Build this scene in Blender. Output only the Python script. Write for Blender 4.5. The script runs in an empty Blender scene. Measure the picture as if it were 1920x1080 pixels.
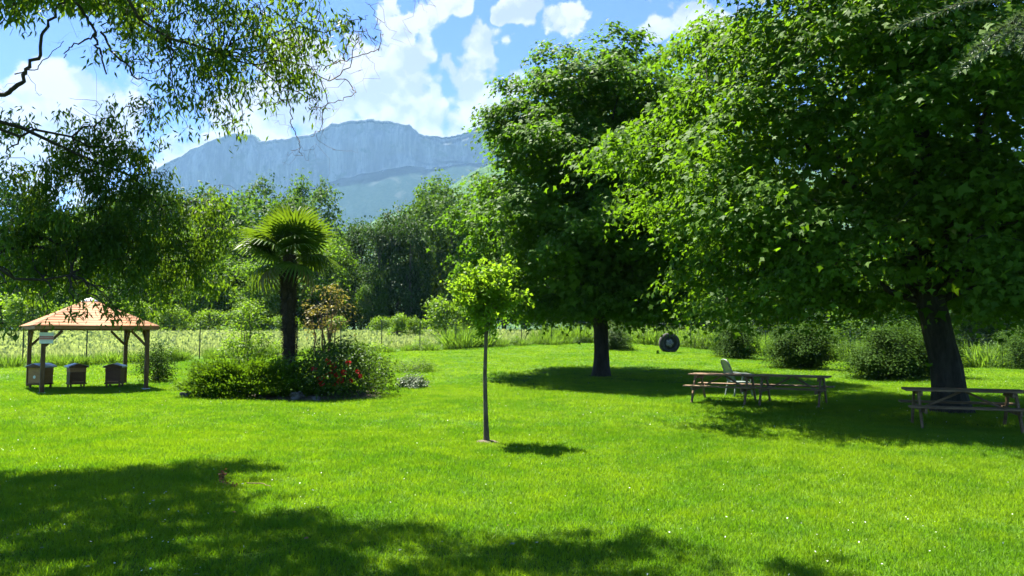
import bpy, bmesh, math
import numpy as np
from mathutils import Vector, Matrix

# ------------------------------------------------------------------ camera, sky, sun, exposure
scene = bpy.context.scene
col = scene.collection
R = math.radians
SUN_AZ = 45.0          # degrees west of straight ahead
SUN_EL = 64.5
cam_data = bpy.data.cameras.new('camera')
cam = bpy.data.objects.new('camera', cam_data); col.objects.link(cam)
cam.location = (0, 0, 1.75)
cam.rotation_euler = (R(90 + 3.6), 0, 0)
cam_data.sensor_width = 36.0; cam_data.lens = 26.25
cam_data.clip_start = 0.05; cam_data.clip_end = 30000
scene.camera = cam

sun_data = bpy.data.lights.new('sun', 'SUN'); sun_data.energy = 5.0; sun_data.angle = R(0.53); sun_data.color = (1.0, 0.95, 0.86)
sun = bpy.data.objects.new('sun', sun_data); col.objects.link(sun)
to_sun = Vector((-math.sin(R(SUN_AZ)) * math.cos(R(SUN_EL)), math.cos(R(SUN_AZ)) * math.cos(R(SUN_EL)), math.sin(R(SUN_EL))))
sun.rotation_euler = to_sun.to_track_quat('Z', 'Y').to_euler()

scene.view_settings.view_transform = 'Standard'; scene.view_settings.look = 'None'
scene.view_settings.exposure = 2.4; scene.view_settings.gamma = 1.0
scene.view_settings.use_curve_mapping = False
cy = scene.cycles
cy.max_bounces = 6; cy.diffuse_bounces = 3; cy.transmission_bounces = 4; cy.transparent_max_bounces = 8; cy.volume_bounces = 1
cy.caustics_reflective = False; cy.caustics_refractive = False
cy.use_denoising = True

# bearing (unit vector) and angular size of the cumulus masses
CLOUDS = [(-0.4918, 0.8366, 0.2412, 0.091), (-0.5417, 0.8123, 0.2162, 0.073), (-0.4531, 0.8549, 0.2528, 0.043), (-0.378, 0.9009, 0.2134, 0.067), (-0.3179, 0.9128, 0.2564, 0.079), (-0.2424, 0.9265, 0.2876, 0.091), (-0.1629, 0.932, 0.3239, 0.079), (-0.1738, 0.9145, 0.3655, 0.036), (-0.1383, 0.9535, 0.2679, 0.103), (-0.0553, 0.9495, 0.3088, 0.064), (-0.0206, 0.94, 0.3406, 0.043), (-0.0419, 0.9637, 0.2636, 0.085), (-0.0886, 0.9342, 0.3455, 0.024), (-0.3208, 0.9246, 0.2054, 0.073), (0.027, 0.9209, 0.3888, 0.027), (0.0674, 0.9211, 0.3833, 0.027), (0.0169, 0.9248, 0.38, 0.018), (-0.1062, 0.9047, 0.4125, 0.036), (-0.0534, 0.9099, 0.4114, 0.03), (-0.1583, 0.8997, 0.4068, 0.024), (0.1787, 0.904, 0.3884, 0.036), (0.2158, 0.8922, 0.3967, 0.036), (0.157, 0.9135, 0.3754, 0.018), (-0.2625, 0.8983, 0.3523, 0.036), (-0.5156, 0.7976, 0.3128, 0.017), (-0.2104, 0.8982, 0.3859, 0.03)]
class N:
    """small wrapper round a node tree"""
    def __init__(s, tree): s.t = tree; s.n = tree.nodes; s.l = tree.links
    def new(s, typ, **kw):
        n = s.n.new(typ)
        for k, v in kw.items(): setattr(n, k, v)
        return n
    def put(s, sock, v):
        if isinstance(v, bpy.types.NodeSocket): s.l.new(v, sock)
        elif v is not None:
            if sock.type == 'RGBA' and not np.isscalar(v) and len(v) == 3: v = (*v, 1)
            sock.default_value = v
    def math(s, op, a, b=None, c=None, clamp=False):
        n = s.new('ShaderNodeMath', operation=op, use_clamp=clamp)
        for i, v in enumerate((a, b, c)):
            if v is not None: s.put(n.inputs[i], v)
        return n.outputs[0]
    def vmath(s, op, a, b=None, scale=None):
        n = s.new('ShaderNodeVectorMath', operation=op)
        s.put(n.inputs[0], a)
        if b is not None: s.put(n.inputs[1], b)
        if scale is not None: s.put(n.inputs['Scale'], scale)
        return n.outputs['Value'] if op in ('DISTANCE', 'DOT_PRODUCT', 'LENGTH') else n.outputs['Vector']
    def noise(s, vec, scale, detail=4, rough=0.55, dist=0.0):
        n = s.new('ShaderNodeTexNoise')
        if vec is not None: s.put(n.inputs['Vector'], vec)
        n.inputs['Scale'].default_value = scale; n.inputs['Detail'].default_value = detail
        n.inputs['Roughness'].default_value = rough; n.inputs['Distortion'].default_value = dist
        return n
    def mix(s, f, a, b):
        n = s.new('ShaderNodeMix', data_type='RGBA')
        s.put(n.inputs['Factor'], f); s.put(n.inputs[6], a); s.put(n.inputs[7], b)
        return n.outputs[2]
    def ramp(s, v, lo, hi, a=0.0, b=1.0, smooth=True):
        n = s.new('ShaderNodeMapRange'); n.interpolation_type = 'SMOOTHSTEP' if smooth else 'LINEAR'
        s.put(n.inputs[0], v)
        for i, q in enumerate((lo, hi, a, b)): n.inputs[i + 1].default_value = q
        return n.outputs[0]

world = bpy.data.worlds.new('World'); scene.world = world; world.use_nodes = True
w = N(world.node_tree); w.n.clear()
sky = w.new('ShaderNodeTexSky', sky_type='NISHITA', sun_disc=False)
sky.sun_elevation = R(SUN_EL); sky.sun_rotation = R(-SUN_AZ); sky.altitude = 200; sky.air_density = 1.0; sky.dust_density = 0.6; sky.ozone_density = 1.6
tc = w.new('ShaderNodeTexCoord').outputs['Generated']
warp = w.noise(tc, 7.0, 6, 0.58)
dirw = w.vmath('ADD', tc, w.vmath('SCALE', w.vmath('SUBTRACT', warp.outputs['Color'], (.5, .5, .5)), scale=0.15))
field = None
for (x, y, z, r) in CLOUDS:                      # cumulus masses by their bearing
    v = w.ramp(w.vmath('DISTANCE', dirw, (x, y, z)), 0, r * 1.42, 1.08, 0, False)
    field = v if field is None else w.math('SMOOTH_MAX', field, v, 0.15)
gen = w.noise(tc, 2.6, 5, 0.55)                  # the same kind of cloud over the rest of the sky
field = w.math('MAXIMUM', field, w.ramp(gen.outputs['Fac'], 0.64, 0.78, 0, 0.9, False))
def billow(vec):
    v = w.new('ShaderNodeTexVoronoi', feature='F1'); w.put(v.inputs['Vector'], vec)
    v.inputs['Scale'].default_value = 13.0; v.inputs['Detail'].default_value = 2.0; v.inputs['Roughness'].default_value = 0.55; v.inputs['Lacunarity'].default_value = 2.3
    return v.outputs['Distance']
fine = w.noise(tc, 26.0, 8, 0.62, 0.3)
bumpy = w.vmath('ADD', tc, w.vmath('SCALE', w.vmath('SUBTRACT', fine.outputs['Color'], (.5, .5, .5)), scale=0.03))
bil = billow(bumpy)
fl = w.math('ADD', field, w.math('MULTIPLY', w.math('SUBTRACT', 0.62, bil), 0.70))
fl = w.math('ADD', fl, w.math('MULTIPLY', w.math('SUBTRACT', fine.outputs['Fac'], 0.5), 0.35))
mask = w.ramp(fl, 0.13, 0.33)
bil2 = billow(w.vmath('ADD', bumpy, tuple(to_sun * 0.016)))
soft = w.noise(tc, 9.0, 4, .5)
shade = w.math('MULTIPLY_ADD', w.math('SUBTRACT', bil2, bil), 2.4, w.ramp(soft.outputs['Fac'], .35, .62, .30, 1.0), clamp=True)
thick = w.ramp(fl, 0.25, 0.95, 0.0, 1.0)
shade = w.math('SUBTRACT', shade, w.math('MULTIPLY', thick, 0.18), clamp=True)
ccol = w.mix(shade, (2.25, 2.45, 2.95), (3.85, 3.8, 3.85))
skyc = w.vmath('MULTIPLY', sky.outputs['Color'], (0.29, 0.43, 0.76))
bg = w.new('ShaderNodeBackground')
w.l.new(w.mix(w.math('MULTIPLY', mask, 0.93), skyc, ccol), bg.inputs['Color']); bg.inputs['Strength'].default_value = 0.05
wo = w.new('ShaderNodeOutputWorld'); w.l.new(bg.outputs[0], wo.inputs['Surface'])

# ------------------------------------------------------------------ helpers
def tag(o, label=None, category=None, group=None, kind=None):
    for k, v in (('label', label), ('category', category), ('group', group), ('kind', kind)):
        if v: o[k] = v
    return o
def empty(name, loc=(0, 0, 0), rz=0.0):
    o = bpy.data.objects.new(name, None); col.objects.link(o)
    o.location = loc; o.rotation_euler = (0, 0, rz); o.empty_display_size = .2
    return o
def link(name, mesh, mat=None, parent=None, loc=None, rot=None):
    o = bpy.data.objects.new(name, mesh); col.objects.link(o)
    if mat is not None and not mesh.materials: mesh.materials.append(mat)
    if parent is not None: o.parent = parent
    if loc is not None: o.location = loc
    if rot is not None: o.rotation_euler = rot
    return o
def copy_tree(o, parent=None):
    c = o.copy(); col.objects.link(c); c.parent = parent
    for ch in list(o.children): copy_tree(ch, c)
    return c
def raw_mesh(name, V, F, mat=None, smooth=False):
    """V (n,3) and F (m,k) arrays (or a list of such face arrays) -> mesh, quickly"""
    V = np.asarray(V, dtype=np.float32).reshape(-1, 3)
    Fs = [np.asarray(f, dtype=np.int32) for f in (F if isinstance(F, list) else [F]) if len(f)]
    m = bpy.data.meshes.new(name)
    tot = np.concatenate([np.full(len(f), f.shape[1], np.int32) for f in Fs])
    loops = np.concatenate([f.ravel() for f in Fs]); starts = np.concatenate([[0], np.cumsum(tot)[:-1]]).astype(np.int32)
    m.vertices.add(len(V)); m.vertices.foreach_set('co', V.ravel())
    m.loops.add(len(loops)); m.loops.foreach_set('vertex_index', loops)
    m.polygons.add(len(tot)); m.polygons.foreach_set('loop_start', starts); m.polygons.foreach_set('loop_total', tot)
    if smooth: m.polygons.foreach_set('use_smooth', np.ones(len(tot), bool))
    m.update(calc_edges=True); m.validate()
    if mat is not None: m.materials.append(mat)
    return m
def norm(a): return a / np.maximum(np.linalg.norm(a, axis=-1, keepdims=True), 1e-9)
def scatter(P, tip, nrm, size, tv, tf):
    """leaf template tv (k,3; y along the leaf, z its normal), tf (m,3) placed at P with axes tip / nrm"""
    tip = norm(tip); x = norm(np.cross(tip, nrm)); z = np.cross(x, tip)
    B = np.stack([x, tip, z], axis=1) * np.asarray(size).reshape(-1, 1, 1)
    V = P[:, None, :] + np.einsum('kj,njc->nkc', tv, B)
    k = len(tv)
    F = tf[None] + (np.arange(len(P)) * k)[:, None, None]
    return V.reshape(-1, 3), F.reshape(-1, tf.shape[1])
def T(*p): return np.array(p, dtype=np.float32)
MAPLE_V = T((0, 0, .03), (.42, .03, -.04), (.29, .23, 0), (.56, .58, -.08), (.18, .56, .01), (0, 1, -.11), (-.18, .56, .01), (-.56, .58, -.08), (-.29, .23, 0), (-.42, .03, -.04))
MAPLE_F = np.array([(0, i, i + 1) for i in range(1, 9)], dtype=np.int32)
LOBE_V = T((0, 0, 0), (.48, .30, -.05), (.18, .50, .02), (0, 1, -.08), (-.18, .50, .02), (-.48, .30, -.05))
LOBE_F = np.array([(0, 1, 2), (0, 2, 3), (0, 3, 4), (0, 4, 5)], dtype=np.int32)
OVAL_V = T((0, 0, 0), (.26, .45, .05), (0, 1, -.04), (-.26, .45, .05))
OVAL_F = np.array([(0, 1, 2), (0, 2, 3)], dtype=np.int32)
SLIM_V = T((0, 0, 0), (.085, .4, .02), (0, 1, -.10), (-.085, .4, .02))
SLIM_F = OVAL_F

def tube(path, radii, sides=6, cap=True):
    """swept tube: verts, quads"""
    P = np.asarray(path, float); n = len(P); r = np.asarray(radii, float)
    t = norm(np.gradient(P, axis=0))
    ref = np.array([0, 0, 1.0]) if abs(t[0][2]) < .8 else np.array([1.0, 0, 0])
    V = []; a = np.linspace(0, 2 * np.pi, sides, endpoint=False)
    u = norm(np.cross(ref, t[0]))
    for i in range(n):
        u = norm(u - t[i] * np.dot(u, t[i])); v = np.cross(t[i], u)
        V.append(P[i] + r[i] * (np.cos(a)[:, None] * u + np.sin(a)[:, None] * v))
    V = np.concatenate(V); k = np.arange(sides); k2 = (k + 1) % sides
    F = [np.stack([i * sides + k, i * sides + k2, (i + 1) * sides + k2, (i + 1) * sides + k], 1) for i in range(n - 1)]
    return V, np.concatenate(F)
class Acc:
    """collects quads / tris into one mesh"""
    def __init__(s): s.V = []; s.F = {}; s.n = 0
    def add(s, V, F):
        V = np.asarray(V, float); F = np.asarray(F, np.int32)
        s.V.append(V); s.F.setdefault(F.shape[1], []).append(F + s.n); s.n += len(V)
    def tube(s, path, radii, sides=6): s.add(*tube(path, radii, sides))
    def mesh(s, name, mat, smooth=True): return raw_mesh(name, np.concatenate(s.V), [np.concatenate(f) for f in s.F.values()], mat, smooth)
def wobble(rng, a, b, n, amp, sag=0.0):
    """a crooked path from a to b"""
    a = np.asarray(a, float); b = np.asarray(b, float); t = np.linspace(0, 1, n)[:, None]
    L = np.linalg.norm(b - a)
    off = np.cumsum(rng.normal(0, 1, (n, 3)), axis=0); off -= off[0] + (off[-1] - off[0]) * t
    p = a + (b - a) * t + off * amp * L / math.sqrt(n)
    p[:, 2] += sag * L * np.sin(np.pi * t[:, 0])
    return p
def box_mesh(name, sx, sy, sz, mat, bevel=.006, org=(0, 0, 0)):
    bm = bmesh.new(); bmesh.ops.create_cube(bm, size=1)
    for v in bm.verts: v.co = Vector((v.co.x * sx + org[0], v.co.y * sy + org[1], v.co.z * sz + org[2]))
    if bevel: bmesh.ops.bevel(bm, geom=list(bm.edges), offset=bevel, segments=1, affect='EDGES', clamp_overlap=True)
    m = bpy.data.meshes.new(name); bm.to_mesh(m); bm.free(); m.materials.append(mat)
    return m
def beam_mesh(name, a, b, wd, ht, mat, up=(0, 0, 1), bevel=.005):
    """a squared timber from a to b"""
    a = Vector(a); b = Vector(b); d = (b - a); L = d.length; d.normalize()
    s = d.cross(Vector(up)); s.normalize(); u = s.cross(d)
    m = box_mesh(name, wd, L, ht, mat, bevel)
    m.transform(Matrix(((s.x, d.x, u.x, (a.x + b.x) / 2), (s.y, d.y, u.y, (a.y + b.y) / 2), (s.z, d.z, u.z, (a.z + b.z) / 2), (0, 0, 0, 1))))
    return m

# ------------------------------------------------------------------ materials
def new_mat(name):
    m = bpy.data.materials.new(name); m.use_nodes = True
    t = N(m.node_tree); t.n.clear()
    t.out = t.new('ShaderNodeOutputMaterial'); return m, t
def leaf_mat(name, dark, light, trans, tfac=.45, rough=.42, spec=.35, patch=0.0):
    """leaf blade: reflecting side + light shining through; leaf-to-leaf colour variation"""
    m, t = new_mat(name)
    g = t.new('ShaderNodeNewGeometry')
    c = t.mix(g.outputs['Random Per Island'], dark, light)
    tr = t.mix(g.outputs['Random Per Island'], tuple(np.array(trans) * .75), tuple(np.array(trans) * 1.15))
    if patch:
        n = t.noise(g.outputs['Position'], .35, 3)
        c = t.mix(t.ramp(n.outputs['Fac'], .35, .7, 0, patch), c, tuple(np.array(light) * (1.15, 1.0, .6)))
    b = t.new('ShaderNodeBsdfPrincipled'); t.put(b.inputs['Base Color'], c)
    b.inputs['Roughness'].default_value = rough; b.inputs['Specular IOR Level'].default_value = spec
    x = t.new('ShaderNodeBsdfTranslucent'); t.put(x.inputs['Color'], tr)
    mx = t.new('ShaderNodeMixShader'); mx.inputs[0].default_value = tfac
    t.l.new(b.outputs[0], mx.inputs[1]); t.l.new(x.outputs[0], mx.inputs[2]); t.l.new(mx.outputs[0], t.out.inputs['Surface'])
    return m
def rough_mat(name, a, b, scale=4.0, stretch=(1, 1, 1), rough=.8, bump=.3, bscale=None, spec=.3, metallic=0.0, bdist=.02):
    """two-tone noise colour with bump, in object space"""
    m, t = new_mat(name)
    co = t.new('ShaderNodeTexCoord').outputs['Object']
    v = t.vmath('MULTIPLY', co, stretch)
    n = t.noise(v, scale, 6, .6, .4); n2 = t.noise(v, bscale or scale * 4, 5, .6)
    f = t.math('ADD', t.math('MULTIPLY', n.outputs['Fac'], .65), t.math('MULTIPLY', n2.outputs['Fac'], .35))
    c = t.mix(t.ramp(f, .35, .65), a, b)
    bp = t.new('ShaderNodeBump'); bp.inputs['Strength'].default_value = bump; bp.inputs['Distance'].default_value = bdist
    t.l.new(n2.outputs['Fac'], bp.inputs['Height'])
    s = t.new('ShaderNodeBsdfPrincipled'); t.put(s.inputs['Base Color'], c)
    s.inputs['Roughness'].default_value = rough; s.inputs['Specular IOR Level'].default_value = spec; s.inputs['Metallic'].default_value = metallic
    t.l.new(bp.outputs[0], s.inputs['Normal']); t.l.new(s.outputs[0], t.out.inputs['Surface'])
    return m

M = {}
M['maple_leaf'] = leaf_mat('maple_leaf', (.026, .068, .006), (.066, .130, .010), (.17, .34, .008), .36, .55, .07, .35)
M['maple_leaf_far'] = leaf_mat('maple_leaf_far', (.026, .070, .006), (.064, .130, .010), (.15, .32, .009), .36, .55, .07, .3)
M['willow_leaf'] = leaf_mat('willow_leaf', (.024, .052, .012), (.055, .100, .016), (.19, .33, .010), .42, .50, .15)
M['young_leaf'] = leaf_mat('young_leaf', (.080, .160, .012), (.125, .215, .014), (.25, .42, .014), .48, .5, .10)
M['light_leaf'] = leaf_mat('light_leaf', (.060, .125, .010), (.11, .19, .014), (.22, .38, .010), .45, .5, .18)
M['forest_dark'] = leaf_mat('forest_dark', (.016, .045, .009), (.036, .080, .014), (.05, .11, .008), .32, .6, .12)
M['forest_mid'] = leaf_mat('forest_mid', (.030, .080, .009), (.065, .130, .012), (.12, .24, .008), .38, .6, .12)
M['forest_light'] = leaf_mat('forest_light', (.055, .115, .010), (.095, .175, .014), (.17, .32, .010), .42, .6, .12)
M['forest_grey'] = leaf_mat('forest_grey', (.028, .072, .012), (.062, .120, .020), (.10, .20, .010), .34, .6, .10)
M['shrub_leaf'] = leaf_mat('shrub_leaf', (.016, .040, .005), (.040, .082, .008), (.08, .17, .007), .20, .6, .03)
M['rhodo_leaf'] = leaf_mat('rhodo_leaf', (.022, .055, .006), (.055, .100, .010), (.10, .19, .008), .26, .5, .1)
M['juniper_leaf'] = leaf_mat('juniper_leaf', (.045, .110, .008), (.115, .19, .010), (.13, .24, .006), .32, .6, .06)
M['bronze_leaf'] = leaf_mat('bronze_leaf', (.09, .105, .020), (.22, .165, .040), (.26, .22, .03), .40, .5, .15)
M['palm_leaf'] = leaf_mat('palm_leaf', (.032, .075, .008), (.070, .115, .010), (.14, .23, .008), .34, .45, .18)
M['palm_old'] = leaf_mat('palm_old', (.10, .095, .03), (.17, .155, .06), (.16, .15, .04), .30, .5, .2)
M['needle'] = leaf_mat('needle', (.050, .085, .045), (.09, .125, .07), (.08, .13, .03), .25, .5, .3)
M['dry_leaf'] = leaf_mat('dry_leaf', (.12, .055, .025), (.22, .11, .05), (.20, .09, .03), .30, .6, .2)
M['tall_grass'] = leaf_mat('tall_grass', (.065, .13, .018), (.12, .20, .03), (.20, .36, .02), .40, .5, .3)
M['silver_leaf'] = leaf_mat('silver_leaf', (.09, .13, .07), (.16, .20, .12), (.12, .17, .06), .30, .5, .3)
M['flower'] = leaf_mat('flower', (.40, .010, .012), (.60, .035, .035), (.55, .03, .02), .35, .5, .3)
M['white_petal'] = leaf_mat('white_petal', (.65, .65, .58), (.8, .8, .75), (.6, .6, .5), .3, .5, .3)
M['bark_maple'] = rough_mat('bark_maple', (.018, .014, .010), (.055, .045, .034), 3.0, (2.2, 2.2, .5), .9, .9, 14, bdist=.06)
M['bark_willow'] = rough_mat('bark_willow', (.020, .015, .010), (.050, .040, .028), 6.0, (1, 1, .5), .9, .6, 20)
M['bark_young'] = rough_mat('bark_young', (.06, .045, .03), (.14, .11, .075), 9, (1, 1, .4), .85, .5, 30, bdist=.006)
M['bark_forest'] = rough_mat('bark_forest', (.04, .035, .03), (.11, .10, .085), 1.5, (1, 1, .3), .9, .4)
M['palm_fibre'] = rough_mat('palm_fibre', (.018, .012, .007), (.06, .042, .024), 10, (1, 1, .35), .95, 1.0, 40, bdist=.03)
M['twig'] = rough_mat('twig', (.11, .06, .035), (.20, .12, .075), 12, (1, 1, 1), .8, .2)
M['soil'] = rough_mat('soil', (.045, .032, .020), (.15, .12, .085), 6, (1, 1, 1), .95, .8, 40, bdist=.02)
M['rock'] = rough_mat('rock', (.05, .047, .04), (.13, .122, .105), 3, (1, 1, 1), .9, .8, 12, bdist=.03)
M['gazebo_wood'] = rough_mat('gazebo_wood', (.085, .042, .017), (.17, .088, .036), 5, (3, 3, .5), .7, .3, 18, bdist=.005)
M['roof_wood'] = rough_mat('roof_wood', (.195, .078, .024), (.25, .104, .034), 3, (.6, .6, 2), .75, .3, 22, bdist=.004)
M['fascia_wood'] = rough_mat('fascia_wood', (.26, .11, .04), (.36, .17, .07), 3, (1, 1, 3), .7, .3, 16, bdist=.004)
M['zinc'] = rough_mat('zinc', (.55, .56, .58), (.70, .70, .72), 3, (1, 1, 1), .45, .15, metallic=.5)
M['table_wood'] = rough_mat('table_wood', (.11, .066, .033), (.23, .148, .078), 4, (.4, 3, 3), .7, .35, 16, bdist=.004)
M['hive_dark'] = rough_mat('hive_dark', (.085, .035, .014), (.15, .066, .026), 5, (1, 1, 2), .6, .3)
M['hive_wood'] = rough_mat('hive_wood', (.28, .135, .05), (.40, .205, .085), 5, (1, 1, 3), .65, .3)
M['fence_metal'] = rough_mat('fence_metal', (.010, .022, .014), (.016, .032, .020), 4, rough=.45, bump=.05)
M['plastic'] = rough_mat('plastic', (.13, .165, .14), (.18, .215, .185), 2, rough=.4, bump=.03, spec=.5)
M['drum'] = rough_mat('drum', (.020, .019, .017), (.050, .047, .042), 5, rough=.85, bump=.6)
M['drum_core'] = rough_mat('drum_core', (.035, .033, .030), (.30, .29, .26), 5, rough=.85, bump=.6)
M['sign_white'] = rough_mat('sign_white', (.66, .66, .62), (.74, .74, .70), 3, rough=.45, bump=.03)
M['sign_red'] = rough_mat('sign_red', (.42, .030, .025), (.50, .045, .035), 3, rough=.45, bump=.03)

# ------------------------------------------------------------------ measured layout, in metres (x right, y away, z up)
WILLOW_UP = [
    (-4.67, 8.55, 5.58, 0.33249999999999996, 340), (-4.38, 8.55, 5.36, 0.361, 520), (-3.94, 8.55, 5.17, 0.39899999999999997, 680),
    (-4.14, 8.55, 5.55, 0.38, 520), (-3.3, 8.36, 5.25, 0.475, 900), (-3.49, 8.55, 4.91, 0.38, 560), (-2.81, 8.36, 5.31, 0.475, 900),
    (-2.75, 8.55, 4.98, 0.3135, 480), (-2.21, 8.17, 5.26, 0.38, 560), (-1.88, 8.17, 5.21, 0.22799999999999998, 240), (-2.32, 8.36, 4.75, 0.247, 260),
    (-3.05, 8.55, 4.78, 0.323, 380), (-3.79, 8.74, 4.69, 0.266, 260), (-4.07, 8.74, 4.79, 0.19, 130), (-3.7, 8.93, 4.59, 0.19, 130),
    (-3.51, 9.12, 4.48, 0.19, 120), (-3.34, 9.12, 4.41, 0.11399999999999999, 60), (-2.44, 8.36, 5.03, 0.304, 420), (-4.05, 8.84, 4.56, 0.133, 60),
    (-5.51, 8.07, 5.43, 0.2375, 180), (-5.28, 8.07, 5.64, 0.285, 200), (-2.25, 8.36, 4.47, 0.133, 60), (-2.94, 8.36, 5.56, 0.4275, 700),
    (-3.56, 8.36, 5.59, 0.4275, 700),
]
WILLOW_LEFT = [
    (-5.67, 9.9, 4.49, 0.378, 460), (-5.8, 9.9, 4.09, 0.45, 800), (-6.09, 9.9, 4.02, 0.36000000000000004, 420), (-5.4, 9.9, 3.88, 0.45, 720),
    (-5.09, 9.9, 4.09, 0.315, 340), (-4.8, 9.72, 4.66, 0.225, 200), (-6.21, 9.9, 3.52, 0.405, 640), (-5.77, 9.9, 3.3, 0.54, 1150),
    (-5.41, 10.08, 3.33, 0.45, 900), (-5.97, 9.9, 2.97, 0.49500000000000005, 1000), (-6.4, 9.9, 2.97, 0.405, 560), (-5.64, 10.08, 2.77, 0.4, 900),
    (-5.23, 10.26, 3.02, 0.45, 850), (-5.37, 10.26, 2.67, 0.36000000000000004, 640), (-4.85, 10.17, 3.86, 0.14400000000000002, 90),
    (-5.13, 10.17, 3.64, 0.36000000000000004, 460), (-6.44, 9.45, 4.4, 0.216, 200), (-6.49, 9.45, 3.85, 0.234, 220),
    (-6.42, 9.54, 3.11, 0.36000000000000004, 380), (-6.67, 9.9, 2.71, 0.32000000000000006, 330), (-6.17, 9.9, 2.57, 0.32000000000000006, 400),
    (-5.85, 10.08, 2.48, 0.24, 200), (-5.04, 10.62, 3.26, 0.405, 560), (-4.74, 10.8, 3.52, 0.342, 380), (-4.54, 10.98, 3.23, 0.378, 420),
    (-4.81, 10.8, 3.0, 0.405, 520), (-4.49, 10.98, 2.87, 0.288, 340), (-4.95, 10.8, 2.65, 0.336, 440), (-4.68, 11.07, 2.59, 0.288, 320),
    (-5.1, 10.8, 2.34, 0.24, 180), (-4.39, 11.07, 3.64, 0.225, 160), (-4.47, 11.16, 2.44, 0.17600000000000002, 120), (-5.47, 9.45, 1.99, 0.072, 26),
    (-5.6, 9.45, 1.94, 0.048, 14), (-5.1, 9.45, 2.06, 0.128, 60), (-4.99, 9.45, 1.99, 0.08000000000000002, 30), (-4.71, 9.45, 1.92, 0.064, 24),
    (-5.87, 9.45, 1.91, 0.04000000000000001, 8), (-5.52, 8.1, 1.78, 0.08000000000000002, 36), (-5.28, 10.26, 2.31, 0.24, 120),
    (-6.49, 10.08, 2.37, 0.24, 140),
]
WILLOW_BRANCHES = {
    'a': [(-6.2, 8.36, 4.41), (-5.84, 8.36, 4.48), (-5.67, 8.36, 4.59), (-5.67, 8.36, 4.81), (-5.56, 8.36, 5.03), (-5.48, 8.36, 5.31), (-5.32, 8.36, 5.58), (-5.25, 8.36, 5.85)],
    'b': [(-5.22, 8.36, 5.78), (-4.96, 8.36, 5.47), (-4.78, 8.36, 5.25), (-4.73, 8.36, 5.03), (-4.69, 8.46, 4.97), (-4.7, 8.55, 4.75)],
    'c': [(-4.78, 8.36, 5.22), (-4.89, 8.36, 5.12), (-5.07, 8.36, 5.02), (-5.1, 8.36, 4.9)],
    'd': [(-4.71, 8.36, 5.22), (-4.59, 8.55, 4.98), (-4.44, 8.55, 4.85), (-4.35, 8.55, 4.72), (-4.19, 8.64, 4.69)],
    'e': [(-5.67, 8.36, 4.72), (-5.42, 8.36, 4.78), (-5.25, 8.36, 4.94), (-5.08, 8.36, 5.09)],
    'f': [(-7.13, 9.72, 3.13), (-6.71, 9.72, 3.17), (-6.4, 9.9, 3.05), (-5.97, 9.9, 2.98), (-5.65, 10.08, 3.04), (-5.24, 10.26, 3.13), (-5.03, 10.62, 2.97), (-4.77, 10.8, 3.09), (-4.58, 10.98, 3.23)],
    't1': [(-2.19, 8.36, 4.78), (-1.95, 8.36, 4.9), (-1.63, 8.26, 4.93), (-1.46, 8.26, 4.98), (-1.5, 8.26, 5.21), (-1.57, 8.26, 5.43), (-1.64, 8.26, 5.49)],
    't2': [(-2.25, 8.36, 4.72), (-2.1, 8.36, 4.64), (-1.89, 8.36, 4.66), (-1.73, 8.36, 4.44), (-1.94, 8.36, 4.35), (-2.13, 8.36, 4.25), (-2.25, 8.36, 4.27)],
    't3': [(-2.56, 8.36, 4.66), (-2.55, 8.36, 4.41), (-2.52, 8.36, 4.16), (-2.44, 8.36, 4.01), (-2.42, 8.36, 3.85), (-2.37, 8.36, 3.78)],
    't4': [(-2.19, 8.36, 4.66), (-2.1, 8.36, 4.47), (-2.16, 8.36, 4.25), (-2.18, 8.36, 4.1), (-2.3, 8.36, 4.02)],
    't5': [(-2.43, 8.36, 4.5), (-2.64, 8.36, 4.38), (-2.79, 8.36, 4.35), (-2.89, 8.36, 4.35)],
    't6': [(-1.95, 8.36, 4.9), (-1.86, 8.36, 5.15), (-1.65, 8.36, 5.22), (-1.56, 8.36, 5.03)],
    't7': [(-2.07, 8.36, 4.66), (-1.83, 8.36, 4.84), (-1.74, 8.36, 5.12), (-1.71, 8.36, 5.28)],
    'u1': [(-1.2, 8.17, 5.75), (-1.08, 8.17, 5.56), (-1.03, 8.17, 5.48)],
}
SKYLINE = [(-3618.48, 454.6), (-2760.67, 541.32), (-2332.99, 642.78), (-1991.86, 788.28), (-1821.71, 896.38), (-1679.26, 978.43), (-1507.26, 1051.86), (-1449.48, 1060.68), (-1362.33, 1051.86), (-1335.51, 1016.59), (-1159.16, 1037.16), (-1043.63, 1060.68), (-957.49, 1116.62), (-812.63, 1134.3), (-754.62, 1137.25), (-638.41, 1125.46), (-536.67, 1104.83), (-487.0, 1057.74), (-376.76, 1043.04), (-289.84, 1048.92), (-202.99, 1081.28), (-116.09, 1131.35), (0.0, 1178.55), (261.64, 1243.56), (698.04, 1273.16), (1567.72, 1154.94), (2725.28, 1066.56), (3877.91, 949.1)]
CLIFF_FOOT = [(-3429.83, 295.16), (-2617.91, 404.55), (-1887.57, 596.94), (-1725.15, 657.65), (-1478.9, 665.94), (-1260.2, 685.29), (-1097.12, 757.27), (-933.27, 804.42), (-714.23, 851.65), (-549.5, 862.77), (-439.64, 868.34), (-274.85, 885.03), (-109.99, 912.87), (660.12, 929.59), (2579.63, 790.55), (3670.69, 679.76)]
FOOTHILL = [(-762.18, 148.45), (-545.64, 216.85), (-437.16, 262.17), (-355.55, 292.45), (-273.75, 320.04), (-178.22, 368.43), (-96.14, 423.92), (0.0, 451.74), (330.06, 465.67), (878.57, 410.03), (1699.92, 368.43)]

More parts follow.
